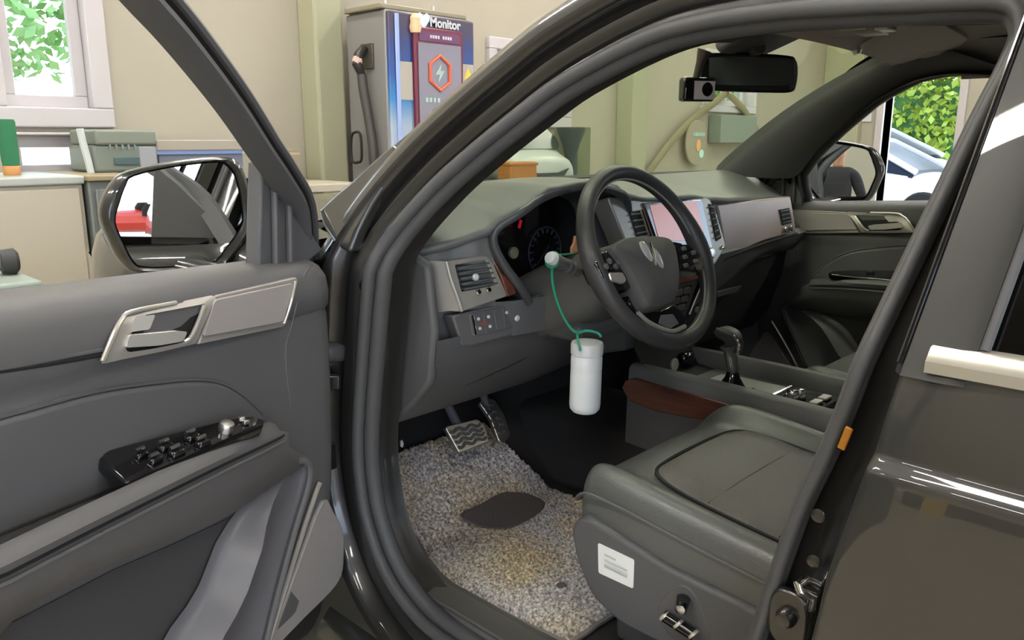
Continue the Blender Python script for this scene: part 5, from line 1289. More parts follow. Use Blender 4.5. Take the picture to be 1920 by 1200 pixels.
MB().plate([ls(-0.12, 1.002, 0.004), ls(0.11, 1.002, 0.004), ls(0.11, 0.93, 0.004), ls(-0.12, 0.93, 0.004)], (0, -1, 0), 0.006).build('climate_panel', GLOSSB, lst, bevel=0.002)
for i in range(6):
    for j in range(3):
        MB().box(ls(-0.10 + i * 0.037, 0.99 - j * 0.023, 0.006), (0.030, 0.006, 0.017)).build('climate_button', mat('button_grey', (0.20, 0.185, 0.17), 0.4, metal=0.4, srgb=False), lst, bevel=0.002)
MB().tube([V((0.158, 1.085, 1.0)), V((0.152, 1.10, 0.955)), V((0.142, 1.11, 0.915))], 0.0025, 8).build('side_strip', SATIN, lst)
MB().lathe([(0.008, -0.002), (0.009, 0.004), (0.001, 0.005)], V((0.145, 1.09, 0.93)), (0, -1, 0.1), 12).build('stack_button', SATIN, lst)
# ---- passenger side: rose-silver trim, vent, lower pad and glovebox
GP0, GN = V((0.40, 1.075, 1.15)), V((-0.06, -0.99, 0.1)).normalized()
def gp2(x, y, e=0.0): return PPL(x, y, GP0 + GN * e, GN)
tpts = [(1345, 384), (1400, 378), (1482, 368), (1488, 400), (1493, 434), (1430, 452), (1352, 484), (1360, 462), (1352, 420)]
ptr = MB().plate([gp2(*q) for q in tpts], GN, 0.03).build('passenger_trim', mat('rose_trim', (0.52, 0.43, 0.40), 0.45, metal=0.3, srgb=False), dash, bevel=0.004, seg=3)
MB().plate([gp2(q[0], q[1], 0.004) for q in ((1463, 393), (1480, 390), (1485, 418), (1469, 422))], GN, 0.006).build('vent_mouth', GROOVE, ptr)
for k_ in range(4):
    t = (k_ + 0.5) / 4
    MB().tube([lerp(gp2(1463, 393, 0.005), gp2(1469, 422, 0.005), t), lerp(gp2(1480, 390, 0.005), gp2(1485, 418, 0.005), t)], 0.002, 6).build('vent_slat', TRIM2, ptr)
for q in ((1471, 431), (1482, 428)):
    MB().lathe([(0.007, -0.002), (0.009, 0.004), (0.001, 0.006)], gp2(q[0], q[1], 0.003), GN, 12).build('vent_wheel', CHROME, ptr)
MB().tube(catmull([gp2(1350, 488, 0.004), gp2(1430, 457, 0.005), gp2(1494, 438, 0.004)], 5), 0.005, 8).build('trim_dark_line', GROOVE, ptr)  # black line along the lower edge of the trim
rows = []
for i in range(13):
    t = i / 12; x = lerp(0.15, 0.76, t)
    zt_ = lerp(1.085, 1.10, t); zb_ = lerp(0.93, 1.03, min(1, t * 1.6))
    rows.append([V((x, 1.085 + 0.02 * t, zt_)), V((x, 1.062 + 0.02 * t, zt_ - 0.012)), V((x, 1.07 + 0.02 * t, lerp(zt_, zb_, 0.5))), V((x, 1.11 + 0.01 * t, zb_)), V((x, 1.20, zb_ - 0.02))])
MB().grid(rows).build('passenger_lower_pad', DASH, dash)
MB().grid([[V((x, y, z)) for x in (0.15, 0.3, 0.45, 0.6, 0.76)] for y, z in ((1.14, 1.03), (1.15, 0.95), (1.19, 0.82), (1.24, 0.76), (1.40, 0.78))]).build('glovebox', CARPET, dash)
MB().plate([V((0.30, 1.118, 0.955)), V((0.44, 1.118, 0.955)), V((0.43, 1.125, 0.935)), V((0.31, 1.125, 0.935))], (0, -1, 0.1), 0.006).build('glovebox_latch', TRIM2, dash, bevel=0.002)
# ================================================================== steering wheel and column
WC = V((-0.40, 0.874, 1.151)); TL_ = R(27.5)
WU, WR = V((0, math.sin(TL_), math.cos(TL_))), V((1, 0, 0)); WN = V((0, -math.cos(TL_), math.sin(TL_)))
def wp(u, v, n=0.0): return WC + WR * u + WU * v + WN * n
def wpx_(x, y, n=0.0): return PPL(x, y, WC + WN * n, WN)
rim_p, rim_r = [], []
for i in range(96):
    a = 2 * math.pi * i / 96; r_ = 0.176
    th = 0.0155 + 0.0035 * max(0, math.cos(a * 2 - R(60) * 0)) ** 4 * (1 if abs(math.sin(a)) < 0.75 else 0)
    if math.sin(a) < -0.8: r_ = 0.174
    rim_p.append(wp(r_ * math.cos(a), r_ * math.sin(a))); rim_r.append(th)
swh = MB().tube(rim_p, rim_r, 16, closed=True, ref=WN, sx=1.12).build('steering_wheel', LEATHERW, car)
MB().tube([wp(0.1605 * math.cos(2 * math.pi * i / 96), 0.1605 * math.sin(2 * math.pi * i / 96), 0.004) for i in range(96)], 0.0022, 6, closed=True).build('rim_seam', SILVER, swh)
hub = [(1148, 463), (1162, 451), (1180, 444), (1216, 441), (1250, 445), (1262, 456), (1268, 475), (1273, 510), (1271, 545), (1264, 565), (1246, 576), (1228, 580), (1214, 576), (1203, 558), (1190, 530), (1178, 506), (1160, 482)]
hp = catmull([wpx_(q[0], q[1], 0.03) for q in hub], 3, True); hc = sum(hp, V()) / len(hp)
rg = [[hc + (p - hc) * 0.96 - WN * 0.055 for p in hp], [p - WN * 0.03 for p in hp], [p - WN * 0.006 for p in hp], [hc + (p - hc) * 0.95 + WN * 0.004 for p in hp], [hc + (p - hc) * 0.7 + WN * 0.012 for p in hp], [hc + (p - hc) * 0.3 + WN * 0.016 for p in hp]]
MB().loft(rg).build('horn_pad', mat('horn_pad_skin', (0.07, 0.07, 0.072), 0.5, srgb=False, bump=0.2, bscale=500), swh)
# emblem: two facing wing ovals
for s, cq in ((-1, (1213, 471)), (1, (1234, 484))):
    c = wpx_(cq[0], cq[1], 0.046)
    lf = []
    for i in range(16):
        t = 2 * math.pi * i / 16
        u, v = 0.0105 * math.cos(t), 0.021 * math.sin(t)
        ca, sa = math.cos(R(10)), math.sin(R(10))
        lf.append(c + WR * (u * ca - v * sa) + WU * (u * sa + v * ca))
    cc = sum(lf, V()) / 16
    MB().loft([[p - WN * 0.006 for p in lf], lf, [cc + (p - cc) * 0.6 + WN * 0.003 for p in lf]]).build('winged_emblem', mat('emblem_silver', (0.75, 0.76, 0.78), 0.25, metal=0.6, srgb=False), swh)
MB().tube([wpx_(1219, 455, 0.047), wpx_(1226, 476, 0.049), wpx_(1229, 498, 0.047)], [0.002, 0.003, 0.002], 6).build('emblem_bar', CHROME, swh)
# spokes
def spoke(pts, n0, n1, m, name='spoke', bev=0.003):
    return MB().plate([wpx_(q[0], q[1], n1) for q in pts], WN, n1 - n0).build(name, m, swh, bevel=bev)
sl = spoke([(1116, 492), (1128, 474), (1150, 464), (1178, 508), (1190, 532), (1178, 545), (1150, 536), (1130, 520)], -0.02, 0.018, GLOSSB)
sr = spoke([(1262, 452), (1290, 458), (1312, 474), (1322, 492), (1318, 512), (1296, 508), (1274, 506), (1268, 475)], -0.02, 0.014, GLOSSB)
sd = spoke([(1192, 534), (1214, 578), (1232, 584), (1264, 570), (1276, 580), (1288, 600), (1284, 618), (1256, 628), (1216, 612), (1180, 570), (1178, 548)], -0.025, 0.006, GLOSSB)
MB().plate(rounded([wpx_(q[0], q[1], 0.022) for q in ((1142, 510), (1168, 510), (1176, 526), (1168, 532), (1146, 526))], 0.006), WN, 0.008).build('cruise_switch', SATIN, sl, bevel=0.002)
for q in ((1142, 490), (1154, 500), (1136, 500), (1160, 492)):
    MB().lathe([(0.005, -0.002), (0.006, 0.002), (0.001, 0.003)], wpx_(q[0], q[1], 0.021), WN, 10).build('spoke_button', TRIM, sl)
for q in ((1282, 466), (1300, 474), (1284, 482), (1304, 490), (1286, 498), (1310, 502)):
    MB().box(wpx_(q[0], q[1], 0.017), (0.014, 0.006, 0.009), Matrix.Rotation(-TL_, 3, 'X')).build('spoke_button', TRIM, sr, bevel=0.002)
MB().tube(catmull([wpx_(1196, 586, 0.008), wpx_(1216, 604, 0.009), wpx_(1240, 616, 0.009), wpx_(1262, 621, 0.008), wpx_(1284, 612, 0.008)], 4), 0.0045, 8).build('spoke_accent', SATIN, sd)
MB().plate([wpx_(q[0], q[1], 0.010) for q in ((1240, 590), (1262, 588), (1274, 606), (1258, 616), (1236, 606))], WN, 0.004).build('spoke_insert', TRIM2, sd, bevel=0.002)
# column shroud
def col_ring(y, w, h, zc_):
    return [V((-0.40 + w * math.copysign(abs(math.cos(t)) ** 0.6, math.cos(t)), y, zc_ + h * math.copysign(abs(math.sin(t)) ** 0.6, math.sin(t)))) for t in [2 * math.pi * i / 24 for i in range(24)]]
shr = MB().loft([col_ring(0.93, 0.062, 0.06, 1.11), col_ring(0.955, 0.082, 0.072, 1.095), col_ring(1.02, 0.098, 0.082, 1.065), col_ring(1.09, 0.105, 0.085, 1.04), col_ring(1.16, 0.10, 0.08, 1.01)]).build('column_shroud', mat('column_plastic', (0.10, 0.097, 0.09), 0.5, srgb=False), car)
tipP = PX(1037, 486, -0.565)
s0 = V((-0.46, 0.985, 1.108))
stalk = MB().tube([s0, lerp(s0, tipP, 0.35), lerp(s0, tipP, 0.8), tipP], [0.012, 0.010, 0.013, 0.014], 12).build('indicator_stalk', TRIM2, shr)
d_ = (tipP - s0).normalized()
MB().lathe([(0.0135, -0.006), (0.0135, 0.006), (0.011, 0.012), (0.001, 0.014)], tipP, d_, 14).build('stalk_end', WHITE, stalk)
for t in (0.45, 0.6):
    MB().lathe([(0.0125, -0.003), (0.0145, 0.0), (0.0125, 0.003)], lerp(s0, tipP, t), d_, 14).build('stalk_ring', TRIM, stalk)
ip = PX(1075, 463, -0.47)
MB().tube([V((-0.34, 0.985, 1.108)), V((-0.27, 0.955, 1.125)), V((-0.22, 0.945, 1.13))], [0.012, 0.010, 0.013], 12).build('wiper_stalk', TRIM2, shr)
MB().box((-0.40, 1.03, 0.99), (0.16, 0.10, 0.04)).build('column_lower', TRIM2, shr, bevel=0.012)
MB().lathe([(0.004, -0.002), (0.006, 0.002), (0.001, 0.003)], (-0.46, 0.985, 0.985), (-0.3, -0.9, 0), 10).build('shroud_screw', STEEL, shr)
# ================================================================== floor, pedals
rows = []
for y, z in ((-1.9, 0.49), (0.3, 0.49), (1.20, 0.49), (1.27, 0.50), (1.45, 0.64), (1.52, 0.80), (1.54, 1.2)):
    rows.append([V((x, y, z)) for x in (-0.78, -0.5, -0.2, 0.2, 0.5, 0.78)])
MB().grid(rows).build('carpet', CARPET, car)
MB().grid([[V((x, -1.25 - 0.12 * (z - 0.5), z)) for x in (-0.72, 0, 0.72)] for z in (0.49, 0.8, 1.1, 1.3)]).build('rear_seat_back', LEATHER, car)
MB().bb((-0.70, -1.25, 0.5), (0.70, -0.72, 0.80)).build('rear_bench', LEATHER, car, bevel=0.05, seg=4)
# transmission tunnel
MB().loft([[V((x * k_, y, z)) for x, z in ((-0.2, 0.49), (-0.15, 0.62), (-0.12, 0.66), (0.12, 0.66), (0.15, 0.62), (0.2, 0.49))] for y, k_ in ((1.52, 1.25), (1.2, 1.1), (0.9, 1.0), (0.2, 1.0))], True).build('tunnel', CARPET, car, bevel=0.02)
def quad_px(pts, y): return [PY(q[0], q[1], y) for q in pts]
BPN = V((0.0, -0.80, 0.60)).normalized()
bc = PY(880, 818, 1.30)
def pp2(x, y, e=0.0): return PPL(x, y, bc + BPN * e, BPN)
STEELP = mat('pedal_steel', (0.5, 0.46, 0.42), 0.35, metal=0.95, srgb=False)
brk = MB().plate(rounded([pp2(*q) for q in ((834, 800), (896, 785), (910, 800), (917, 828), (862, 850))], 0.008), BPN, 0.012).build('brake_pedal', STEELP, car, bevel=0.002)
for k_ in range(4):
    t = (k_ + 0.6) / 4.4
    a, b2 = lerp(pp2(840, 803, 0.002), pp2(864, 846, 0.002), t), lerp(pp2(898, 790, 0.002), pp2(914, 826, 0.002), t)
    pt = [lerp(a, b2, i / 12) + (pp2(864, 846) - pp2(840, 803)).normalized() * 0.004 * math.sin(i * 1.3) for i in range(13)]
    MB().tube(pt, 0.0035, 6).build('rubber_rib', RUBBER, brk)
MB().tube([pp2(875, 820) - BPN * 0.01, pp2(872, 800) + V((0, 0.07, 0.05)), V((bc.x, 1.42, 0.95))], 0.011, 8).build('pedal_arm', TRIM2, brk)
ac = PY(930, 790, 1.34)
def pa(x, y, e=0.0): return PPL(x, y, ac + BPN * e, BPN)
acc = MB().plate(rounded([pa(*q) for q in ((899, 755), (912, 745), (928, 750), (946, 778), (957, 815), (944, 832), (935, 826), (920, 785))], 0.006), BPN, 0.012).build('accelerator_pedal', STEELP, car, bevel=0.002)
for k_ in range(5):
    t = (k_ + 0.7) / 5.4
    a, b2 = lerp(pa(904, 757, 0.002), pa(938, 824, 0.002), t), lerp(pa(922, 750, 0.002), pa(954, 814, 0.002), t)
    MB().tube([lerp(a, b2, i / 8) + V((0, 0, 0.003 * math.sin(i * 1.5))) for i in range(9)], 0.003, 6).build('rubber_rib', RUBBER, acc)
MB().tube([pa(920, 770) - BPN * 0.01, V((ac.x, 1.45, 0.90))], 0.010, 8).build('pedal_arm', TRIM2, acc)
for q in ((733, 858), (753, 832)):
    MB().lathe([(0.006, -0.003), (0.008, 0.002), (0.001, 0.004)], PX(q[0], q[1], -0.752), (1, -0.6, 0), 10).build('trim_clip', WHITE, car)
bl = MB().tube([PY(832, 750, 1.20), PY(856, 742, 1.20)], 0.006, 8).build('release_lever', TRIM, car)
# ---------------------------------------------------------------- floor mat (a thing of its own)
MATC = mat('coil_mat', (0.17, 0.15, 0.12), 0.9, srgb=False)
nt = MATC.node_tree; b = nt.nodes['Principled BSDF']
tc = nt.nodes.new('ShaderNodeTexCoord'); n1 = nt.nodes.new('ShaderNodeTexNoise'); n1.inputs['Scale'].default_value = 170; n1.inputs['Detail'].default_value = 3
n2 = nt.nodes.new('ShaderNodeTexNoise'); n2.inputs['Scale'].default_value = 5
r1 = nt.nodes.new('ShaderNodeValToRGB'); r1.color_ramp.elements[0].position = 0.35; r1.color_ramp.elements[1].position = 0.68
r1.color_ramp.elements[0].color = (0.17, 0.16, 0.15, 1); r1.color_ramp.elements[1].color = (0.80, 0.75, 0.66, 1)
r2 = nt.nodes.new('ShaderNodeValToRGB'); r2.color_ramp.elements[0].color = (1.0, 1.0, 1.12, 1); r2.color_ramp.elements[1].color = (1.05, 0.92, 0.70, 1); r2.color_ramp.elements[0].position = 0.4; r2.color_ramp.elements[1].position = 0.6
mx = nt.nodes.new('ShaderNodeMixRGB'); mx.blend_type = 'MULTIPLY'; mx.inputs['Fac'].default_value = 1
for n_ in (n1, n2): nt.links.new(tc.outputs['Object'], n_.inputs['Vector'])
nt.links.new(n1.outputs['Fac'], r1.inputs['Fac']); nt.links.new(n2.outputs['Fac'], r2.inputs['Fac'])
nt.links.new(r1.outputs['Color'], mx.inputs[1]); nt.links.new(r2.outputs['Color'], mx.inputs[2]); nt.links.new(mx.outputs[0], b.inputs['Base Color'])
def mat_z(y): return 0.503 + 0.0 if y < 1.22 else 0.503 + (y - 1.22) * 0.62
fm = thing('floor_mat', (-0.5, 1.1, 0.49), 'tan and grey looped floor mat under the pedals', 'mat')
rnd = random.Random(3)
NXm, NYm = 110, 150
rows = []
for j in range(NYm + 1):
    y = lerp(0.80, 1.44, j / NYm)
    xl = interp(y, [(0.80, -0.715), (0.90, -0.728), (1.22, -0.735), (1.30, -0.70), (1.44, -0.63)])
    xr = interp(y, [(0.80, -0.26), (1.2, -0.27), (1.44, -0.31)])
    row = []
    for i in range(NXm + 1):
        x = lerp(xl, xr, i / NXm)
        edge = min(i, NXm - i, j, NYm - j)
        h = (0.012 + rnd.uniform(-0.004, 0.006)) * min(1, edge / 2.0)
        row.append(V((x + rnd.uniform(-0.0015, 0.0015), y + rnd.uniform(-0.0015, 0.0015), mat_z(y) + h)))
    rows.append(row)
MB().grid(rows).build('loop_pile', MATC, fm, sharp=180)
def on_mat(x, y):
    z = 0.52
    for _ in range(10):
        p = PZ(x, y, z); z = mat_z(p.y) + 0.020
    return p
hpz = catmull([on_mat(*q) for q in ((862, 965), (900, 945), (940, 924), (985, 924), (1022, 942), (1002, 966), (955, 988), (905, 986))], 3, True)
MB().plate(hpz, (0, 0, 1), 0.004).build('heel_patch', mat('worn_heel_patch', (0.09, 0.075, 0.07), 0.85, srgb=False, bump=0.8, bscale=250), fm, bevel=0.002)
eb = [V((p.x, p.y, p.z - 0.004)) for p in [rows[0][0]] + [rows[j][0] for j in range(0, NYm + 1, 6)] + [rows[NYm][i] for i in range(0, NXm + 1, 10)] + [rows[j][NXm] for j in range(NYm, -1, -6)] + [rows[0][i] for i in range(NXm, 0, -10)]]
MB().tube(eb[1:], 0.006, 6, closed=True).build('binding', mat('mat_binding', (0.22, 0.205, 0.19), 0.8, srgb=False), fm)
MB().lathe([(0.010, -0.002), (0.011, 0.004), (0.006, 0.006)], V((PZ(1053, 1097, 0.52).x, PZ(1053, 1097, 0.52).y, 0.516)), (0, 0, 1), 12).build('mat_stud', TRIM2, fm)

# ================================================================== seats
def seat(cx_, driver):
    xl, xr = cx_ - 0.26, cx_ + 0.26
    BZ = [(0.22, 0.745), (0.30, 0.752), (0.45, 0.765), (0.60, 0.782), (0.72, 0.797), (0.79, 0.800), (0.825, 0.786), (0.842, 0.762), (0.848, 0.73), (0.843, 0.69)]
    ys = [0.22, 0.3, 0.38, 0.46, 0.54, 0.62, 0.69, 0.74, 0.78, 0.805, 0.822, 0.834, 0.842, 0.846, 0.847, 0.844]
    prof = [(-1.0, -0.07), (-1.005, -0.02), (-0.985, 0.012), (-0.94, 0.026), (-0.86, 0.028), (-0.78, 0.018), (-0.70, 0.002), (-0.62, -0.004), (-0.3, -0.002), (0, 0.0), (0.3, -0.002), (0.62, -0.004), (0.70, 0.002), (0.78, 0.018), (0.86, 0.028), (0.94, 0.026), (0.985, 0.012), (1.005, -0.02), (1.0, -0.07)]
    rows = []
    yprev = None
    for k_, y in enumerate(ys):
        zb = interp(y, BZ[:8]) if k_ < 13 else (0.748, 0.725, 0.69)[k_ - 13]
        row = []
        for s, h in prof:
            hh = h * (1.0 if k_ < 10 else max(0.25, 1 - (k_ - 9) * 0.2)) if h > -0.03 else h
            rnd_ = 0.0 if abs(s) < 0.8 else 0.05 * (abs(s) - 0.8) / 0.2 * max(0, (y - 0.70) / 0.15) ** 2
            wid = 0.26 * (1 - 0.05 * max(0, (y - 0.7) / 0.15))
            row.append(V((cx_ + s * wid, y - rnd_ * 0.8, max(zb + hh, 0.67) if k_ < 13 else zb + min(hh, 0) * 0.3)))
        rows.append(row)
    st = MB().grid(rows).build('front_seat', LEATHER, car, sub=1)
    # centre insert with cross seams
    ins = []
    for y in [lerp(0.24, 0.735, i / 18) for i in range(19)]:
        zb = interp(y, BZ) + 0.004
        hw = 0.172 if y < 0.62 else 0.172 * (1 - 0.20 * ((y - 0.62) / 0.115) ** 3)
        ch_ = 0.006 * abs(math.sin((y - 0.735) / 0.125 * math.pi)) ** 0.45
        ins.append([V((cx_ + hw * t, y, zb + ch_ + 0.004 * (1 - t * t) - (0.008 if abs(t) > 0.99 else 0))) for t in (-1, -0.95, -0.7, -0.35, 0, 0.35, 0.7, 0.95, 1)])
    MB().grid(ins).build('seat_insert', mat('perforated_leather', (0.10, 0.094, 0.088), 0.27, srgb=False, bump=0.5, bscale=600), st, sharp=80)
    arc = [V((cx_ + u_, y, interp(y, BZ) + 0.004)) for u_, y in ((-0.175, 0.26), (-0.175, 0.4), (-0.175, 0.55), (-0.172, 0.64), (-0.16, 0.70), (-0.135, 0.732), (-0.08, 0.742), (0, 0.744), (0.08, 0.742), (0.135, 0.732), (0.16, 0.70), (0.172, 0.64), (0.175, 0.55), (0.175, 0.4))]
    for yy_ in (0.61, 0.485, 0.36):
        MB().tube([V((cx_ + 0.165 * t, yy_, interp(yy_, BZ) + 0.006 + 0.004 * (1 - t * t))) for t in (-1, -0.5, 0, 0.5, 1)], 0.0022, 6).build('cross_seam', GROOVE, st)
    MB().tube(catmull(arc, 4), 0.0035, 6).build('insert_seam', GROOVE, st)
    s_ = -1 if driver else 1
    # side piping along the outer bolster
    MB().tube(catmull([V((cx_ - 0.262, y, interp(y, BZ) - 0.018)) for y in (0.3, 0.45, 0.6, 0.72, 0.79)] + [V((cx_ - 0.24, 0.825, 0.752)), V((cx_ - 0.12, 0.853, 0.742)), V((cx_, 0.857, 0.741)), V((cx_ + 0.2, 0.85, 0.745))], 4), 0.0028, 6).build('piping', STITCH if False else TRIM, st)
    # plastic side valances and front lip
    for sd in (-1, 1):
        xx = cx_ + sd * 0.272
        vo = [(0.815, 0.715), (0.80, 0.655), (0.765, 0.60), (0.70, 0.575), (0.30, 0.575), (0.16, 0.60), (0.14, 0.70), (0.25, 0.715), (0.45, 0.705), (0.62, 0.715), (0.72, 0.735), (0.79, 0.745)]
        va_ = MB().plate(rounded([V((xx, y, z)) for y, z in vo], 0.02), (sd, 0, 0), 0.035).build('side_valance', TRIM2, st, bevel=0.008, seg=3)
        if sd == -1 and driver:
            xv = xx - 0.001
            lb = MB().plate(rounded([PX(q[0], q[1], xv) for q in ((1121, 1018), (1189, 1050), (1187, 1104), (1122, 1074))], 0.004), (-1, 0, 0), 0.0015).build('paper_label', mat('label_paper', (236, 238, 238), 0.6), st)
            for k_ in range(3):
                t = 0.25 + 0.22 * k_
                a, b2 = lerp(PX(1128, 1026, xv - 0.0022), PX(1128, 1070, xv - 0.0022), t), lerp(PX(1182, 1052, xv - 0.0022), PX(1181, 1096, xv - 0.0022), t)
                MB().tube([lerp(a, b2, 0.1), lerp(a, b2, 0.9 if k_ else 0.5)], 0.0016 if k_ < 2 else 0.0036, 5, sx=0.2, ref=(1, 0, 0)).build('printed_line', mat('faint_print', (190, 192, 192), 0.7), st)
            sb_ = [PX(q[0], q[1], xv) for q in ((1232, 1150), (1240, 1125), (1262, 1100), (1285, 1098), (1305, 1118), (1322, 1160), (1332, 1210), (1290, 1215), (1250, 1185))]
            sbz = MB().plate(catmull(sb_, 3, True), (-1, 0, 0), 0.006).build('seat_switch_bezel', TRIM, st, bevel=0.003)
            MB().tube([PX(1246, 1155, xv - 0.012), PX(1300, 1190, xv - 0.012)], 0.0095, 12).build('seat_slide_switch', GLOSSB, st)
            for q in ((1246, 1155), (1272, 1170), (1300, 1189)):
                MB().lathe([(0.004, -0.004), (0.010, -0.002), (0.0105, 0.002), (0.004, 0.004)], PX(q[0], q[1], xv - 0.0125), (0, -0.75, -0.6), 12).build('switch_cap', SATIN, st)
            MB().tube([PX(1276, 1145, xv - 0.012), PX(1282, 1122, xv - 0.012)], [0.009, 0.011], 12).build('recline_switch', GLOSSB, st)
            MB().lathe([(0.003, -0.003), (0.008, 0), (0.003, 0.003)], PX(1276, 1143, xv - 0.021), (-1, 0, 0), 12).build('switch_cap', SATIN, st)
    MB().grid([[V((cx_ + 0.25 * s, 0.835 - 0.03 * s * s - dy, z)) for s in (-1, -0.9, -0.5, 0, 0.5, 0.9, 1)] for dy, z in ((0.0, 0.705), (0.012, 0.66), (0.04, 0.61), (0.09, 0.58))]).build('front_valance', TRIM2, st)
    for sx in (-0.18, 0.18):
        MB().bb((cx_ + sx - 0.025, 0.12, 0.49), (cx_ + sx + 0.025, 0.76, 0.56)).build('seat_rail', TRIM2, st, bevel=0.008)
    MB().grid([[V((cx_ - 0.23, y, z)) for y in (0.15, 0.74)] + [V((cx_ + 0.23, y, z)) for y in (0.74, 0.15)] for z in (0.56, 0.66)]).build('seat_pan', TRIM2, st)
    # backrest and headrest
    br = []
    for z, y, w, t in ((0.74, 0.235, 0.235, 0.06), (0.82, 0.215, 0.25, 0.075), (1.0, 0.165, 0.26, 0.07), (1.2, 0.11, 0.25, 0.06), (1.32, 0.075, 0.20, 0.05), (1.37, 0.06, 0.15, 0.03)):
        br.append([V((cx_ + w * math.copysign(abs(math.cos(a)) ** 0.6, math.cos(a)), y + t * math.copysign(abs(math.sin(a)) ** 0.8, math.sin(a)) - 0.05, z)) for a in [2 * math.pi * i / 20 for i in range(20)]])
    MB().loft(br).build('backrest', LEATHER, st, sub=1)
    hr = []
    for z, w, t in ((1.41, 0.10, 0.03), (1.43, 0.125, 0.045), (1.50, 0.13, 0.05), (1.56, 0.12, 0.045), (1.585, 0.09, 0.03)):
        hr.append([V((cx_ + w * math.copysign(abs(math.cos(a)) ** 0.6, math.cos(a)), 0.01 + t * math.sin(a), z)) for a in [2 * math.pi * i / 16 for i in range(16)]])
    h_ = MB().loft(hr).build('headrest', LEATHER, st, sub=1)
    for sx in (-0.05, 0.05):
        MB().tube([(cx_ + sx, 0.02, 1.34), (cx_ + sx, 0.015, 1.43)], 0.006, 8).build('headrest_post', STEEL, st)
    return st
seat(-0.43, True)
seat(0.43, False)

# ================================================================== centre console
CX = -0.135
con = MB()
sec = []
for y, zt_ in ((1.10, 0.835), (1.0, 0.835), (0.85, 0.835), (0.7, 0.832), (0.55, 0.828), (0.35, 0.825)):
    sec.append([V((-0.15, y, 0.50)), V((-0.142, y, zt_ - 0.05)), V((-0.138, y, zt_ - 0.008)), V((-0.128, y, zt_)), V((-0.106, y, zt_)), V((-0.098, y, zt_ - 0.012)), V((-0.096, y, zt_ - 0.04)), V((0.096, y, zt_ - 0.04)), V((0.098, y, zt_ - 0.012)), V((0.106, y, zt_)), V((0.128, y, zt_)), V((0.138, y, zt_ - 0.008)), V((0.142, y, zt_ - 0.05)), V((0.15, y, 0.50))])
con.loft(sec, False, False)
cso = con.build('centre_console', TRIM2, car, sharp=50)
MB().bb((-0.145, -0.15, 0.50), (0.145, 0.36, 0.93)).build('armrest_box', LEATHER, cso, bevel=0.03, seg=4)
MB().grid([[V((x, y, z)) for x in (-0.12, 0, 0.12)] for y, z in ((1.0, 0.795), (1.05, 0.80), (1.10, 0.87), (1.10, 0.90))]).build('storage_bin', GROOVE, cso)
wd = [PX(q[0], q[1], -0.1455) for q in ((1166, 728), (1172, 714), (1190, 709), (1300, 740), (1395, 768), (1330, 790), (1230, 772), (1180, 752))]
MB().plate(wd, (-1, 0, 0), 0.006).build('wood_side_panel', WOOD, cso, bevel=0.002)
spz = 0.802
pl_ = [PZ(q[0], q[1], spz) for q in ((1334, 710), (1352, 700), (1440, 712), (1474, 724), (1462, 738), (1438, 746))]
pl_ = rounded([V((-0.088, 0.955, spz)), V((0.06, 0.955, spz)), V((0.06, 0.775, spz)), V((-0.088, 0.775, spz))], [0.03, 0.03, 0.012, 0.012])
sp3 = MB().plate(pl_, (0, 0, 1), 0.012).build('shift_plate', mat('shift_plate_metal', (0.50, 0.51, 0.48), 0.3, metal=0.35, srgb=False), cso, bevel=0.003)
MB().tube([V((-0.086, 0.777, spz + 0.002)), V((0.058, 0.777, spz + 0.002))], 0.005, 8).build('plate_edge', CHROME, sp3)
for i, q in enumerate(((-0.03, 0.86), (-0.02, 0.835), (-0.03, 0.815))):
    MB().box(V((q[0], q[1], spz + 0.001)), (0.012, 0.008, 0.003)).build('gear_mark', GLOSSB, sp3)
# gear lever
base = PZ(1372, 728, spz + 0.005); base = V((base.x, base.y, spz))
neck = PX(1374, 690, base.x); top = PX(1366, 640, base.x - 0.005)
gl_ = MB().tube(catmull([base, V((base.x, neck.y, neck.z)), V((top.x, top.y, top.z - 0.01))], 4), [0.012] * 4 + [0.014] * 4 + [0.02], 12).build('gear_lever', mat('lever_metal', (0.35, 0.35, 0.34), 0.2, metal=0.9, srgb=False), cso)
kn = [PX(q[0], q[1], base.x - 0.004) for q in ((1336, 622), (1350, 614), (1366, 618), (1378, 628), (1384, 648), (1382, 662), (1372, 668), (1362, 660), (1356, 642), (1344, 634))]
MB().plate(catmull(kn, 3, True), (-1, 0, 0), 0.03).build('gear_knob', LEATHERW, cso, bevel=0.008, seg=3)
kx = base.x - 0.008
MB().tube(catmull([PX(1344, 617, kx), PX(1356, 621, kx), PX(1366, 624, kx), PX(1379, 630, kx), PX(1386, 646, kx), PX(1383, 660, kx), PX(1378, 662, kx)], 4), 0.0045, 8).build('knob_trim', CHROME, cso)
MB().lathe([(0.034, 0), (0.030, 0.012), (0.018, 0.03), (0.013, 0.045)], base, (0, 0, 1), 20).build('lever_boot', GLOSSB, cso)
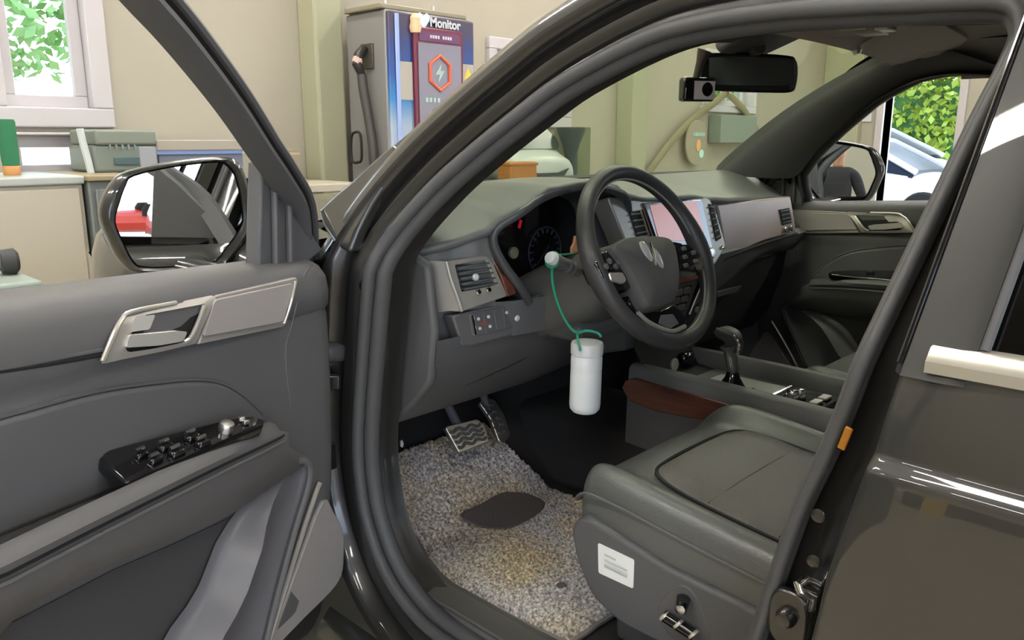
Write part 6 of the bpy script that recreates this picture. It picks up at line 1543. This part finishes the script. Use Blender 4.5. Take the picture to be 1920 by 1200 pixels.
# rotary controls and cup holder behind the lever
dkp = MB().plate(rounded([V((-0.088, 0.765, spz)), V((0.06, 0.765, spz)), V((0.06, 0.66, spz)), V((-0.088, 0.66, spz))], 0.01), (0, 0, 1), 0.01).build('control_panel', GLOSSB, cso, bevel=0.002)
for q in ((1487, 733), (1501, 731)):
    c = PZ(q[0], q[1], spz + 0.02)
    MB().lathe([(0.014, -0.018), (0.014, 0.0), (0.011, 0.004), (0.001, 0.005)], c, (0, 0, 1), 20).build('drive_dial', CHROME, dkp)
for i in range(3):
    MB().box(V((-0.06 + 0.045 * i, 0.685, spz + 0.004)), (0.034, 0.02, 0.006)).build('console_button', SILVER, dkp, bevel=0.002)
cu = V((-0.015, 0.58, spz))
MB().lathe([(0.044, 0.004), (0.050, 0.008), (0.050, 0.0), (0.042, -0.004), (0.040, -0.07), (0.003, -0.07)], cu, (0, 0, 1), 32).build('cup_holder', GROOVE, cso)
MB().tube([cu + V((0.052 * math.cos(R(a)), 0.052 * math.sin(R(a)), 0.006)) for a in range(0, 360, 12)], 0.005, 8, closed=True).build('cup_ring', CHROME, cso)
MB().bb((0.02, 1.04, 0.80), (0.07, 1.07, 0.84)).build('power_socket', GLOSSB, cso, bevel=0.01)
MB().lathe([(0.014, 0), (0.016, 0.006), (0.004, 0.008)], PY(1262, 683, 1.02), (0, -1, 0.1), 16).build('socket_cover', SATIN, cso)
# ================================================================== overhead: mirror, camera, console, visors
RC = PX(1408, 137, 0.0); RN = V((-0.66, -0.74, -0.08)).normalized()
def rp2(x, y, e=0.0): return PPL(x, y, RC + RN * e, RN)
ro = [(1316, 116), (1322, 104), (1336, 99), (1400, 99), (1478, 104), (1492, 112), (1496, 130), (1493, 160), (1483, 173), (1440, 174), (1370, 172), (1326, 169), (1314, 160), (1313, 138)]
rr_ = catmull([rp2(*q) for q in ro], 3, True); rc = sum(rr_, V()) / len(rr_)
rvm = MB().loft([[rc + (p - rc) * 0.9 + RN * -0.004 for p in rr_], [rc + (p - rc) * 0.985 + RN * 0.002 for p in rr_], [p for p in rr_], [rc + (p - rc) * 1.0 - RN * 0.015 for p in rr_], [rc + (p - rc) * 0.86 - RN * 0.032 for p in rr_], [rc + (p - rc) * 0.4 - RN * 0.042 for p in rr_]]).build('interior_mirror', mat('mirror_case', (0.02, 0.02, 0.021), 0.4, srgb=False), car)
gi = [(1334, 108), (1400, 106), (1478, 110), (1487, 118), (1488, 150), (1480, 160), (1400, 160), (1338, 158), (1331, 148), (1331, 116)]
MB().plate(catmull([rp2(q[0], q[1], 0.004) for q in gi], 3, True), RN, 0.004).build('mirror_glass', MIRRORD, rvm, smooth=False)
mount = V((0.0, 0.895, 1.575)); wsr = ws_pt(0.0, 0.86)
MB().tube([rc - RN * 0.03, rc - RN * 0.045 + V((0, 0.0, 0.03)), V((0.0, wsr.y - 0.01, wsr.z - 0.015))], [0.014, 0.013, 0.018], 10).build('mirror_arm', TRIM2, rvm)
cov = [ws_pt(-0.14, 0.78), ws_pt(0.14, 0.78), ws_pt(0.19, 0.99), ws_pt(-0.19, 0.99)]
MB().plate([p + V((0, -0.012, -0.012)) for p in cov], (0, -0.5, -0.8), 0.03).build('sensor_cover', TRIM2, rvm, bevel=0.01)
sc2 = [ws_pt(-0.42, 0.78), ws_pt(-0.14, 0.84), ws_pt(-0.14, 0.96), ws_pt(-0.25, 0.94)]
# dash camera hung from the screen beside the mirror
dcp = PPL(1306, 168, ws_pt(-0.12, 0.72) + V((0, -0.07, 0)), V((-0.5, -0.85, 0)))
dcm = MB().box(dcp, (0.075, 0.028, 0.05), Matrix.Rotation(R(-28), 3, 'Z')).build('dash_camera', GLOSSB, car, bevel=0.006)
MB().box(dcp + V((0.004, -0.016, -0.002)), (0.05, 0.004, 0.038), Matrix.Rotation(R(-28), 3, 'Z')).build('camera_screen', mat('camera_screen', (190, 180, 190), 0.15), dcm)
MB().lathe([(0.014, -0.003), (0.015, 0.004), (0.008, 0.006)], dcp + V((0.012, -0.018, 0.0)), (-0.4, -0.9, 0), 16).build('camera_button', GLOSSB, dcm)
wcam = None
best = min(((i / 100) for i in range(50, 100)), key=lambda t: (ws_pt(dcp.x / 0.65, t) - dcp).length)
top_ = ws_pt(dcp.x / 0.65, min(0.95, best + 0.06))
MB().tube([dcp + V((0, 0.004, 0.02)), lerp(dcp, top_, 0.5) + V((0, 0, 0.012)), top_ + V((0, -0.004, -0.006))], [0.007, 0.009, 0.016], 10).build('camera_mount', mat('mount_brown', (66, 56, 50), 0.5), dcm)
MB().plate([ws_pt(u, v) + V((0, -0.008, -0.008)) for u, v in ((-0.36, 0.80), (-0.12, 0.84), (-0.12, 0.97), (-0.27, 0.93))], (0, -0.5, -0.85), 0.012).build('rain_sensor_hood', TRIM2, dcm, bevel=0.004)
# windscreen header trim and overhead console
MB().grid([[V((lerp(0.58, 0.55, t) * u, lerp(0.80 - 0.05 * u * u, 0.64, t), lerp(1.600 - 0.03 * u * u, 1.596 + 0.02 * (1 - u * u), t) - 0.012 * math.sin(math.pi * t))) for u in [j / 8 for j in range(-8, 9)]] for t in (0, 0.3, 0.6, 1)]).build('header_trim', LINER, car)
oc_ = MB().plate(rounded([V((-0.10, 0.775, 1.583)), V((0.10, 0.775, 1.583)), V((0.12, 0.52, 1.598)), V((-0.12, 0.52, 1.598))], 0.03), (0, -0.06, -1), 0.035).build('overhead_console', mat('console_taupe', (0.30, 0.27, 0.24), 0.6, srgb=False), car, bevel=0.008, seg=3)
MB().bb((-0.045, 0.60, 1.574), (0.005, 0.625, 1.586)).build('map_lamp', mat('lamp_lens', (222, 216, 204), 0.3), oc_, bevel=0.003)
for q in ((-0.07, 0.665), (0.05, 0.665)):
    MB().bb((q[0] - 0.03, q[1] - 0.025, 1.578), (q[0] + 0.03, q[1] + 0.025, 1.59)).build('console_switch', SILVER, oc_, bevel=0.003)
VZ, VNN = V((0.34, 0.70, 1.578)), V((0.0, -0.22, -0.975)).normalized()
def vz(x, y, e=0.0): return PPL(x, y, VZ + VNN * e, VNN)
VISOR = mat('visor_fabric', (0.42, 0.395, 0.38), 0.85, bump=0.2, bscale=800, srgb=False)
vo = [vz(*q) for q in ((1613, 96), (1640, 80), (1723, 31), (1746, 33), (1816, 73), (1796, 90), (1737, 108), (1692, 121), (1650, 115))]
vis = MB().plate(rounded(vo, 0.012, 3), VNN, 0.014).build('sun_visor', VISOR, car, bevel=0.005, seg=3)
MB().lathe([(0.008, -0.006), (0.012, 0.0), (0.008, 0.008), (0.001, 0.009)], vz(1606, 95, 0.004), VNN, 14).build('visor_clip', SATIN, vis)
vl = [V((-p.x, p.y, p.z)) for p in vo]
MB().plate(rounded(vl, 0.012, 3), VNN, 0.014).build('sun_visor', VISOR, car, bevel=0.005, seg=3)
gh = [V((0.615, 0.40, 1.56)), V((0.60, 0.38, 1.53)), V((0.60, 0.20, 1.53)), V((0.615, 0.18, 1.56))]
MB().tube(catmull(gh, 5), 0.011, 10).build('grab_handle', TRIM2, car)
MB().tube([V((-p.x, p.y, p.z)) for p in catmull(gh, 5)], 0.011, 10).build('grab_handle', TRIM2, car)
MB().tube([V((0.60, 0.24, 1.50)), V((0.66, 0.20, 1.2)), V((0.70, 0.22, 0.75))], 0.018, 8, sx=0.15, ref=(1, 0, 0)).build('seat_belt', mat('belt_webbing', (0.015, 0.015, 0.015), 0.8, srgb=False), car)

# ================================================================== white jar hung on a green cord from the stalk
JX = -0.535
jt, jb = PX(1101, 646, JX), PX(1096, 770, JX)
ax = (jt - jb).normalized(); H_ = (jt - jb).length; r_ = 0.030
jar = thing('hanging_jar', tuple(jb), 'white plastic jar hanging on a green cord below the steering wheel', 'jar')
JARM = mat('translucent_white_plastic', (214, 219, 222), 0.35)
MB().lathe([(0.003, 0.0), (r_ * 0.80, 0.0), (r_ * 0.96, 0.006), (r_, 0.014), (r_, H_ * 0.60), (r_ * 0.985, H_ * 0.62), (r_, H_ * 0.64), (r_, H_ * 0.82), (r_ * 0.93, H_ * 0.86), (r_ * 0.93, H_ * 0.9)], jb, ax, 40).build('body', JARM, jar)
MB().lathe([(r_ * 0.98, H_ * 0.865), (r_ * 1.03, H_ * 0.87), (r_ * 1.04, H_ * 1.0), (r_ * 0.98, H_ * 1.035), (r_ * 0.8, H_ * 1.04), (0.001, H_ * 1.04)], jb, ax, 40).build('cap', WHITE, jar)
tocam = (CAM - jb); tocam.z = 0; tocam.normalize()
lab = [[jb + ax * H_ * h + (tocam * math.cos(R(a)) + RGT * math.sin(R(a))) * (r_ + 0.0006) for a in range(22, 80, 6)] for h in (0.20, 0.52)]
MB().grid(lab).build('paper_label', mat('cream_label', (226, 224, 212), 0.7), jar)
CORD = mat('green_cord', (40, 150, 118), 0.35)
cap_top = jb + ax * H_ * 1.04
k1 = PX(1035, 506, -0.562)
knot = PX(1085, 628, JX)
cpts = [tipP + V((0.004, 0.006, -0.012)), PX(1036, 530, -0.56), PX(1046, 570, -0.553), PX(1062, 604, -0.545), PX(1080, 623, JX), PX(1100, 620, JX + 0.004), PX(1120, 624, JX + 0.01), PX(1128, 632, JX + 0.012)]
MB().tube(catmull(cpts, 6), 0.0026, 8).build('cord', CORD, jar)
MB().tube(catmull([PX(1083, 622, JX - 0.002), PX(1083, 634, JX - 0.030), PX(1086, 648, JX - 0.033), PX(1088, 658, JX - 0.0325)], 5), 0.0022, 8).build('cord', CORD, jar)
MB().lathe([(0.016, -0.003), (0.0175, 0.0), (0.016, 0.003)], tipP + V((0.003, 0.004, -0.002)), d_, 16).build('cord_loop', CORD, jar)
tagp = PY(1077, 462, 1.02)
MB().tube(catmull([tipP + V((0.004, 0.006, 0.006)), lerp(tipP, tagp, 0.6) + V((0, 0, -0.006)), tagp + V((0, 0, -0.014))], 4), 0.002, 6).build('cord', CORD, jar)
MB().loft([[tagp + V((u * s, -0.003 * k_, v * s)) for u, v in ((-0.012, -0.014), (0.008, -0.015), (0.013, -0.004), (0.008, 0.008), (0.006, 0.02), (-0.001, 0.022), (-0.004, 0.008), (-0.013, -0.002))] for k_, s in ((-1, 0.8), (0, 1.0), (1, 0.8))]).build('peach_tag', mat('peach_tag', (206, 150, 110), 0.5), jar)

# ================================================================== a person standing behind the far side of the car (seen in the far mirror)
def person(x, y, rz):
    p = thing('person', (x, y, 0), 'person in a dark jacket standing in the garage beside the open car', 'person')
    Mw = Matrix.Translation((x, y, 0)) @ Matrix.Rotation(rz, 4, 'Z')
    J = {'pel': (0, 0, 0.95), 'wai': (0, 0.01, 1.1), 'che': (0, 0, 1.3), 'nec': (0, 0, 1.45), 'nk2': (0, 0.01, 1.53)}
    vs_ = []; ed = []; rad = []
    def addv(c, r1, par=None):
        vs_.append(Mw @ V(c)); rad.append(r1)
        if par is not None: ed.append((par, len(vs_) - 1))
        return len(vs_) - 1
    pel = addv((0, 0, 0.95), (0.15, 0.105)); wai = addv((0, 0.01, 1.10), (0.14, 0.10), pel); che = addv((0, 0, 1.30), (0.165, 0.115), wai); nec = addv((0, 0, 1.42), (0.075, 0.07), che)
    for s in (-1, 1):
        sh = addv((s * 0.155, 0, 1.365), (0.062, 0.065), nec); el = addv((s * 0.25, -0.02, 1.14), (0.048, 0.048), sh); wr = addv((s * 0.16, 0.2, 1.08), (0.034, 0.034), el)
        hi = addv((s * 0.10, 0, 0.88), (0.09, 0.09), pel); kn = addv((s * 0.11, 0.02, 0.50), (0.062, 0.062), hi); an = addv((s * 0.115, -0.02, 0.10), (0.045, 0.045), kn); to = addv((s * 0.13, 0.13, 0.04), (0.038, 0.034), an)
    me = bpy.data.meshes.new('body'); me.from_pydata([tuple(v) for v in vs_], ed, [])
    o = bpy.data.objects.new('body', me); link(o, p)
    me.materials.append(mat('dark_jacket', (38, 38, 42), 0.8))
    sk = o.modifiers.new('skin', 'SKIN'); sk.use_smooth_shade = True
    for i, r_ in enumerate(rad): me.skin_vertices[0].data[i].radius = r_
    me.skin_vertices[0].data[0].use_root = True
    ss = o.modifiers.new('subdivision', 'SUBSURF'); ss.levels = 2; ss.render_levels = 2
    SK = mat('skin', (206, 160, 132), 0.55)
    hd = []
    for z, w, dpt, cy in ((1.43, 0.056, 0.058, -0.01), (1.50, 0.052, 0.056, -0.008), (1.535, 0.046, 0.062, 0.03), (1.555, 0.056, 0.084, 0.022), (1.59, 0.068, 0.092, 0.014), (1.64, 0.074, 0.095, 0.01), (1.69, 0.076, 0.097, 0.004), (1.74, 0.066, 0.085, -0.002), (1.77, 0.04, 0.05, -0.006)):
        hd.append([Mw @ V((w * math.cos(t), cy + dpt * math.sin(t), z)) for t in [2 * math.pi * i / 20 for i in range(20)]])
    h = MB().loft(hd).build('head', SK, p, sub=1)
    MB().loft([[Mw @ V((u, 0.098 + dy, z)) for u in (-w, 0, w)] + [Mw @ V((0, 0.118 * 1 + dy - 0.004, z))] for z, w, dy in ((1.665, 0.006, -0.006), (1.63, 0.013, 0.004), (1.622, 0.010, 0.0))]).build('nose', SK, h)
    for s in (-1, 1):
        MB().lathe([(0.001, 0.0), (0.009, 0.001), (0.001, 0.004)], Mw @ V((s * 0.03, 0.097, 1.66)), Mw.to_3x3() @ V((s * 0.2, 1, 0)), 10).build('eye', GLOSSB, h)
        MB().tube([Mw @ V((s * 0.076, -0.005, 1.63)), Mw @ V((s * 0.086, -0.015, 1.66)), Mw @ V((s * 0.078, -0.005, 1.685))], 0.008, 8).build('ear', SK, h)
        # hands: palm, four fingers and a thumb
        wc = V((s * 0.16, 0.2, 1.08)); d = V((-s * 0.35, 0.9, 0.25)).normalized(); up = V((0, 0, 1)); lat = d.cross(up).normalized()
        hm = MB().loft([[Mw @ (wc + d * t + lat * a * w + up * b * 0.013) for a, b in ((-1, -1), (1, -1), (1, 1), (-1, 1))] for t, w in ((0.0, 0.024), (0.04, 0.036), (0.085, 0.038))])
        for k_, L_ in enumerate((0.062, 0.072, 0.068, 0.052)):
            f0 = wc + d * 0.08 + lat * (-0.028 + 0.0187 * k_)
            hm.tube([Mw @ f0, Mw @ (f0 + d * L_ * 0.5 - up * 0.008), Mw @ (f0 + d * L_ * 0.85 - up * 0.03)], [0.0085, 0.008, 0.0065], 8)
        t0 = wc + d * 0.025 - lat * s * 0.03
        hm.tube([Mw @ t0, Mw @ (t0 + d * 0.03 - lat * s * 0.02), Mw @ (t0 + d * 0.055 - lat * s * 0.022)], [0.011, 0.010, 0.008], 8)
        hm.build('hand', SK, p, bevel=0.004)
    MB().box(Mw @ V((0, 0.103, 1.588)), (0.046, 0.010, 0.009), Mw.to_3x3()).build('mouth', mat('lips', (160, 96, 88), 0.5), h, bevel=0.003)
    hr = []
    for z, w, dpt, cy in ((1.60, 0.070, 0.06, -0.045), (1.66, 0.082, 0.085, -0.022), (1.71, 0.084, 0.10, -0.01), (1.755, 0.074, 0.095, -0.006), (1.785, 0.046, 0.06, -0.008), (1.792, 0.01, 0.015, -0.008)):
        hr.append([Mw @ V((w * math.cos(t), cy + dpt * math.sin(t), z)) for t in [2 * math.pi * i / 20 for i in range(20)]])
    MB().loft(hr).build('hair', mat('black_hair', (22, 20, 20), 0.6), p, sub=1)
    MB().loft([[Mw @ V((w * math.cos(t), d__ * math.sin(t), z)) for t in [2 * math.pi * i / 20 for i in range(20)]] for z, w, d__ in ((0.985, 0.172, 0.128), (0.90, 0.185, 0.135), (0.86, 0.186, 0.136))], True, False).build('jacket_hem', MATS['dark_jacket'], p)
person(-4.4, -0.25, R(-80))
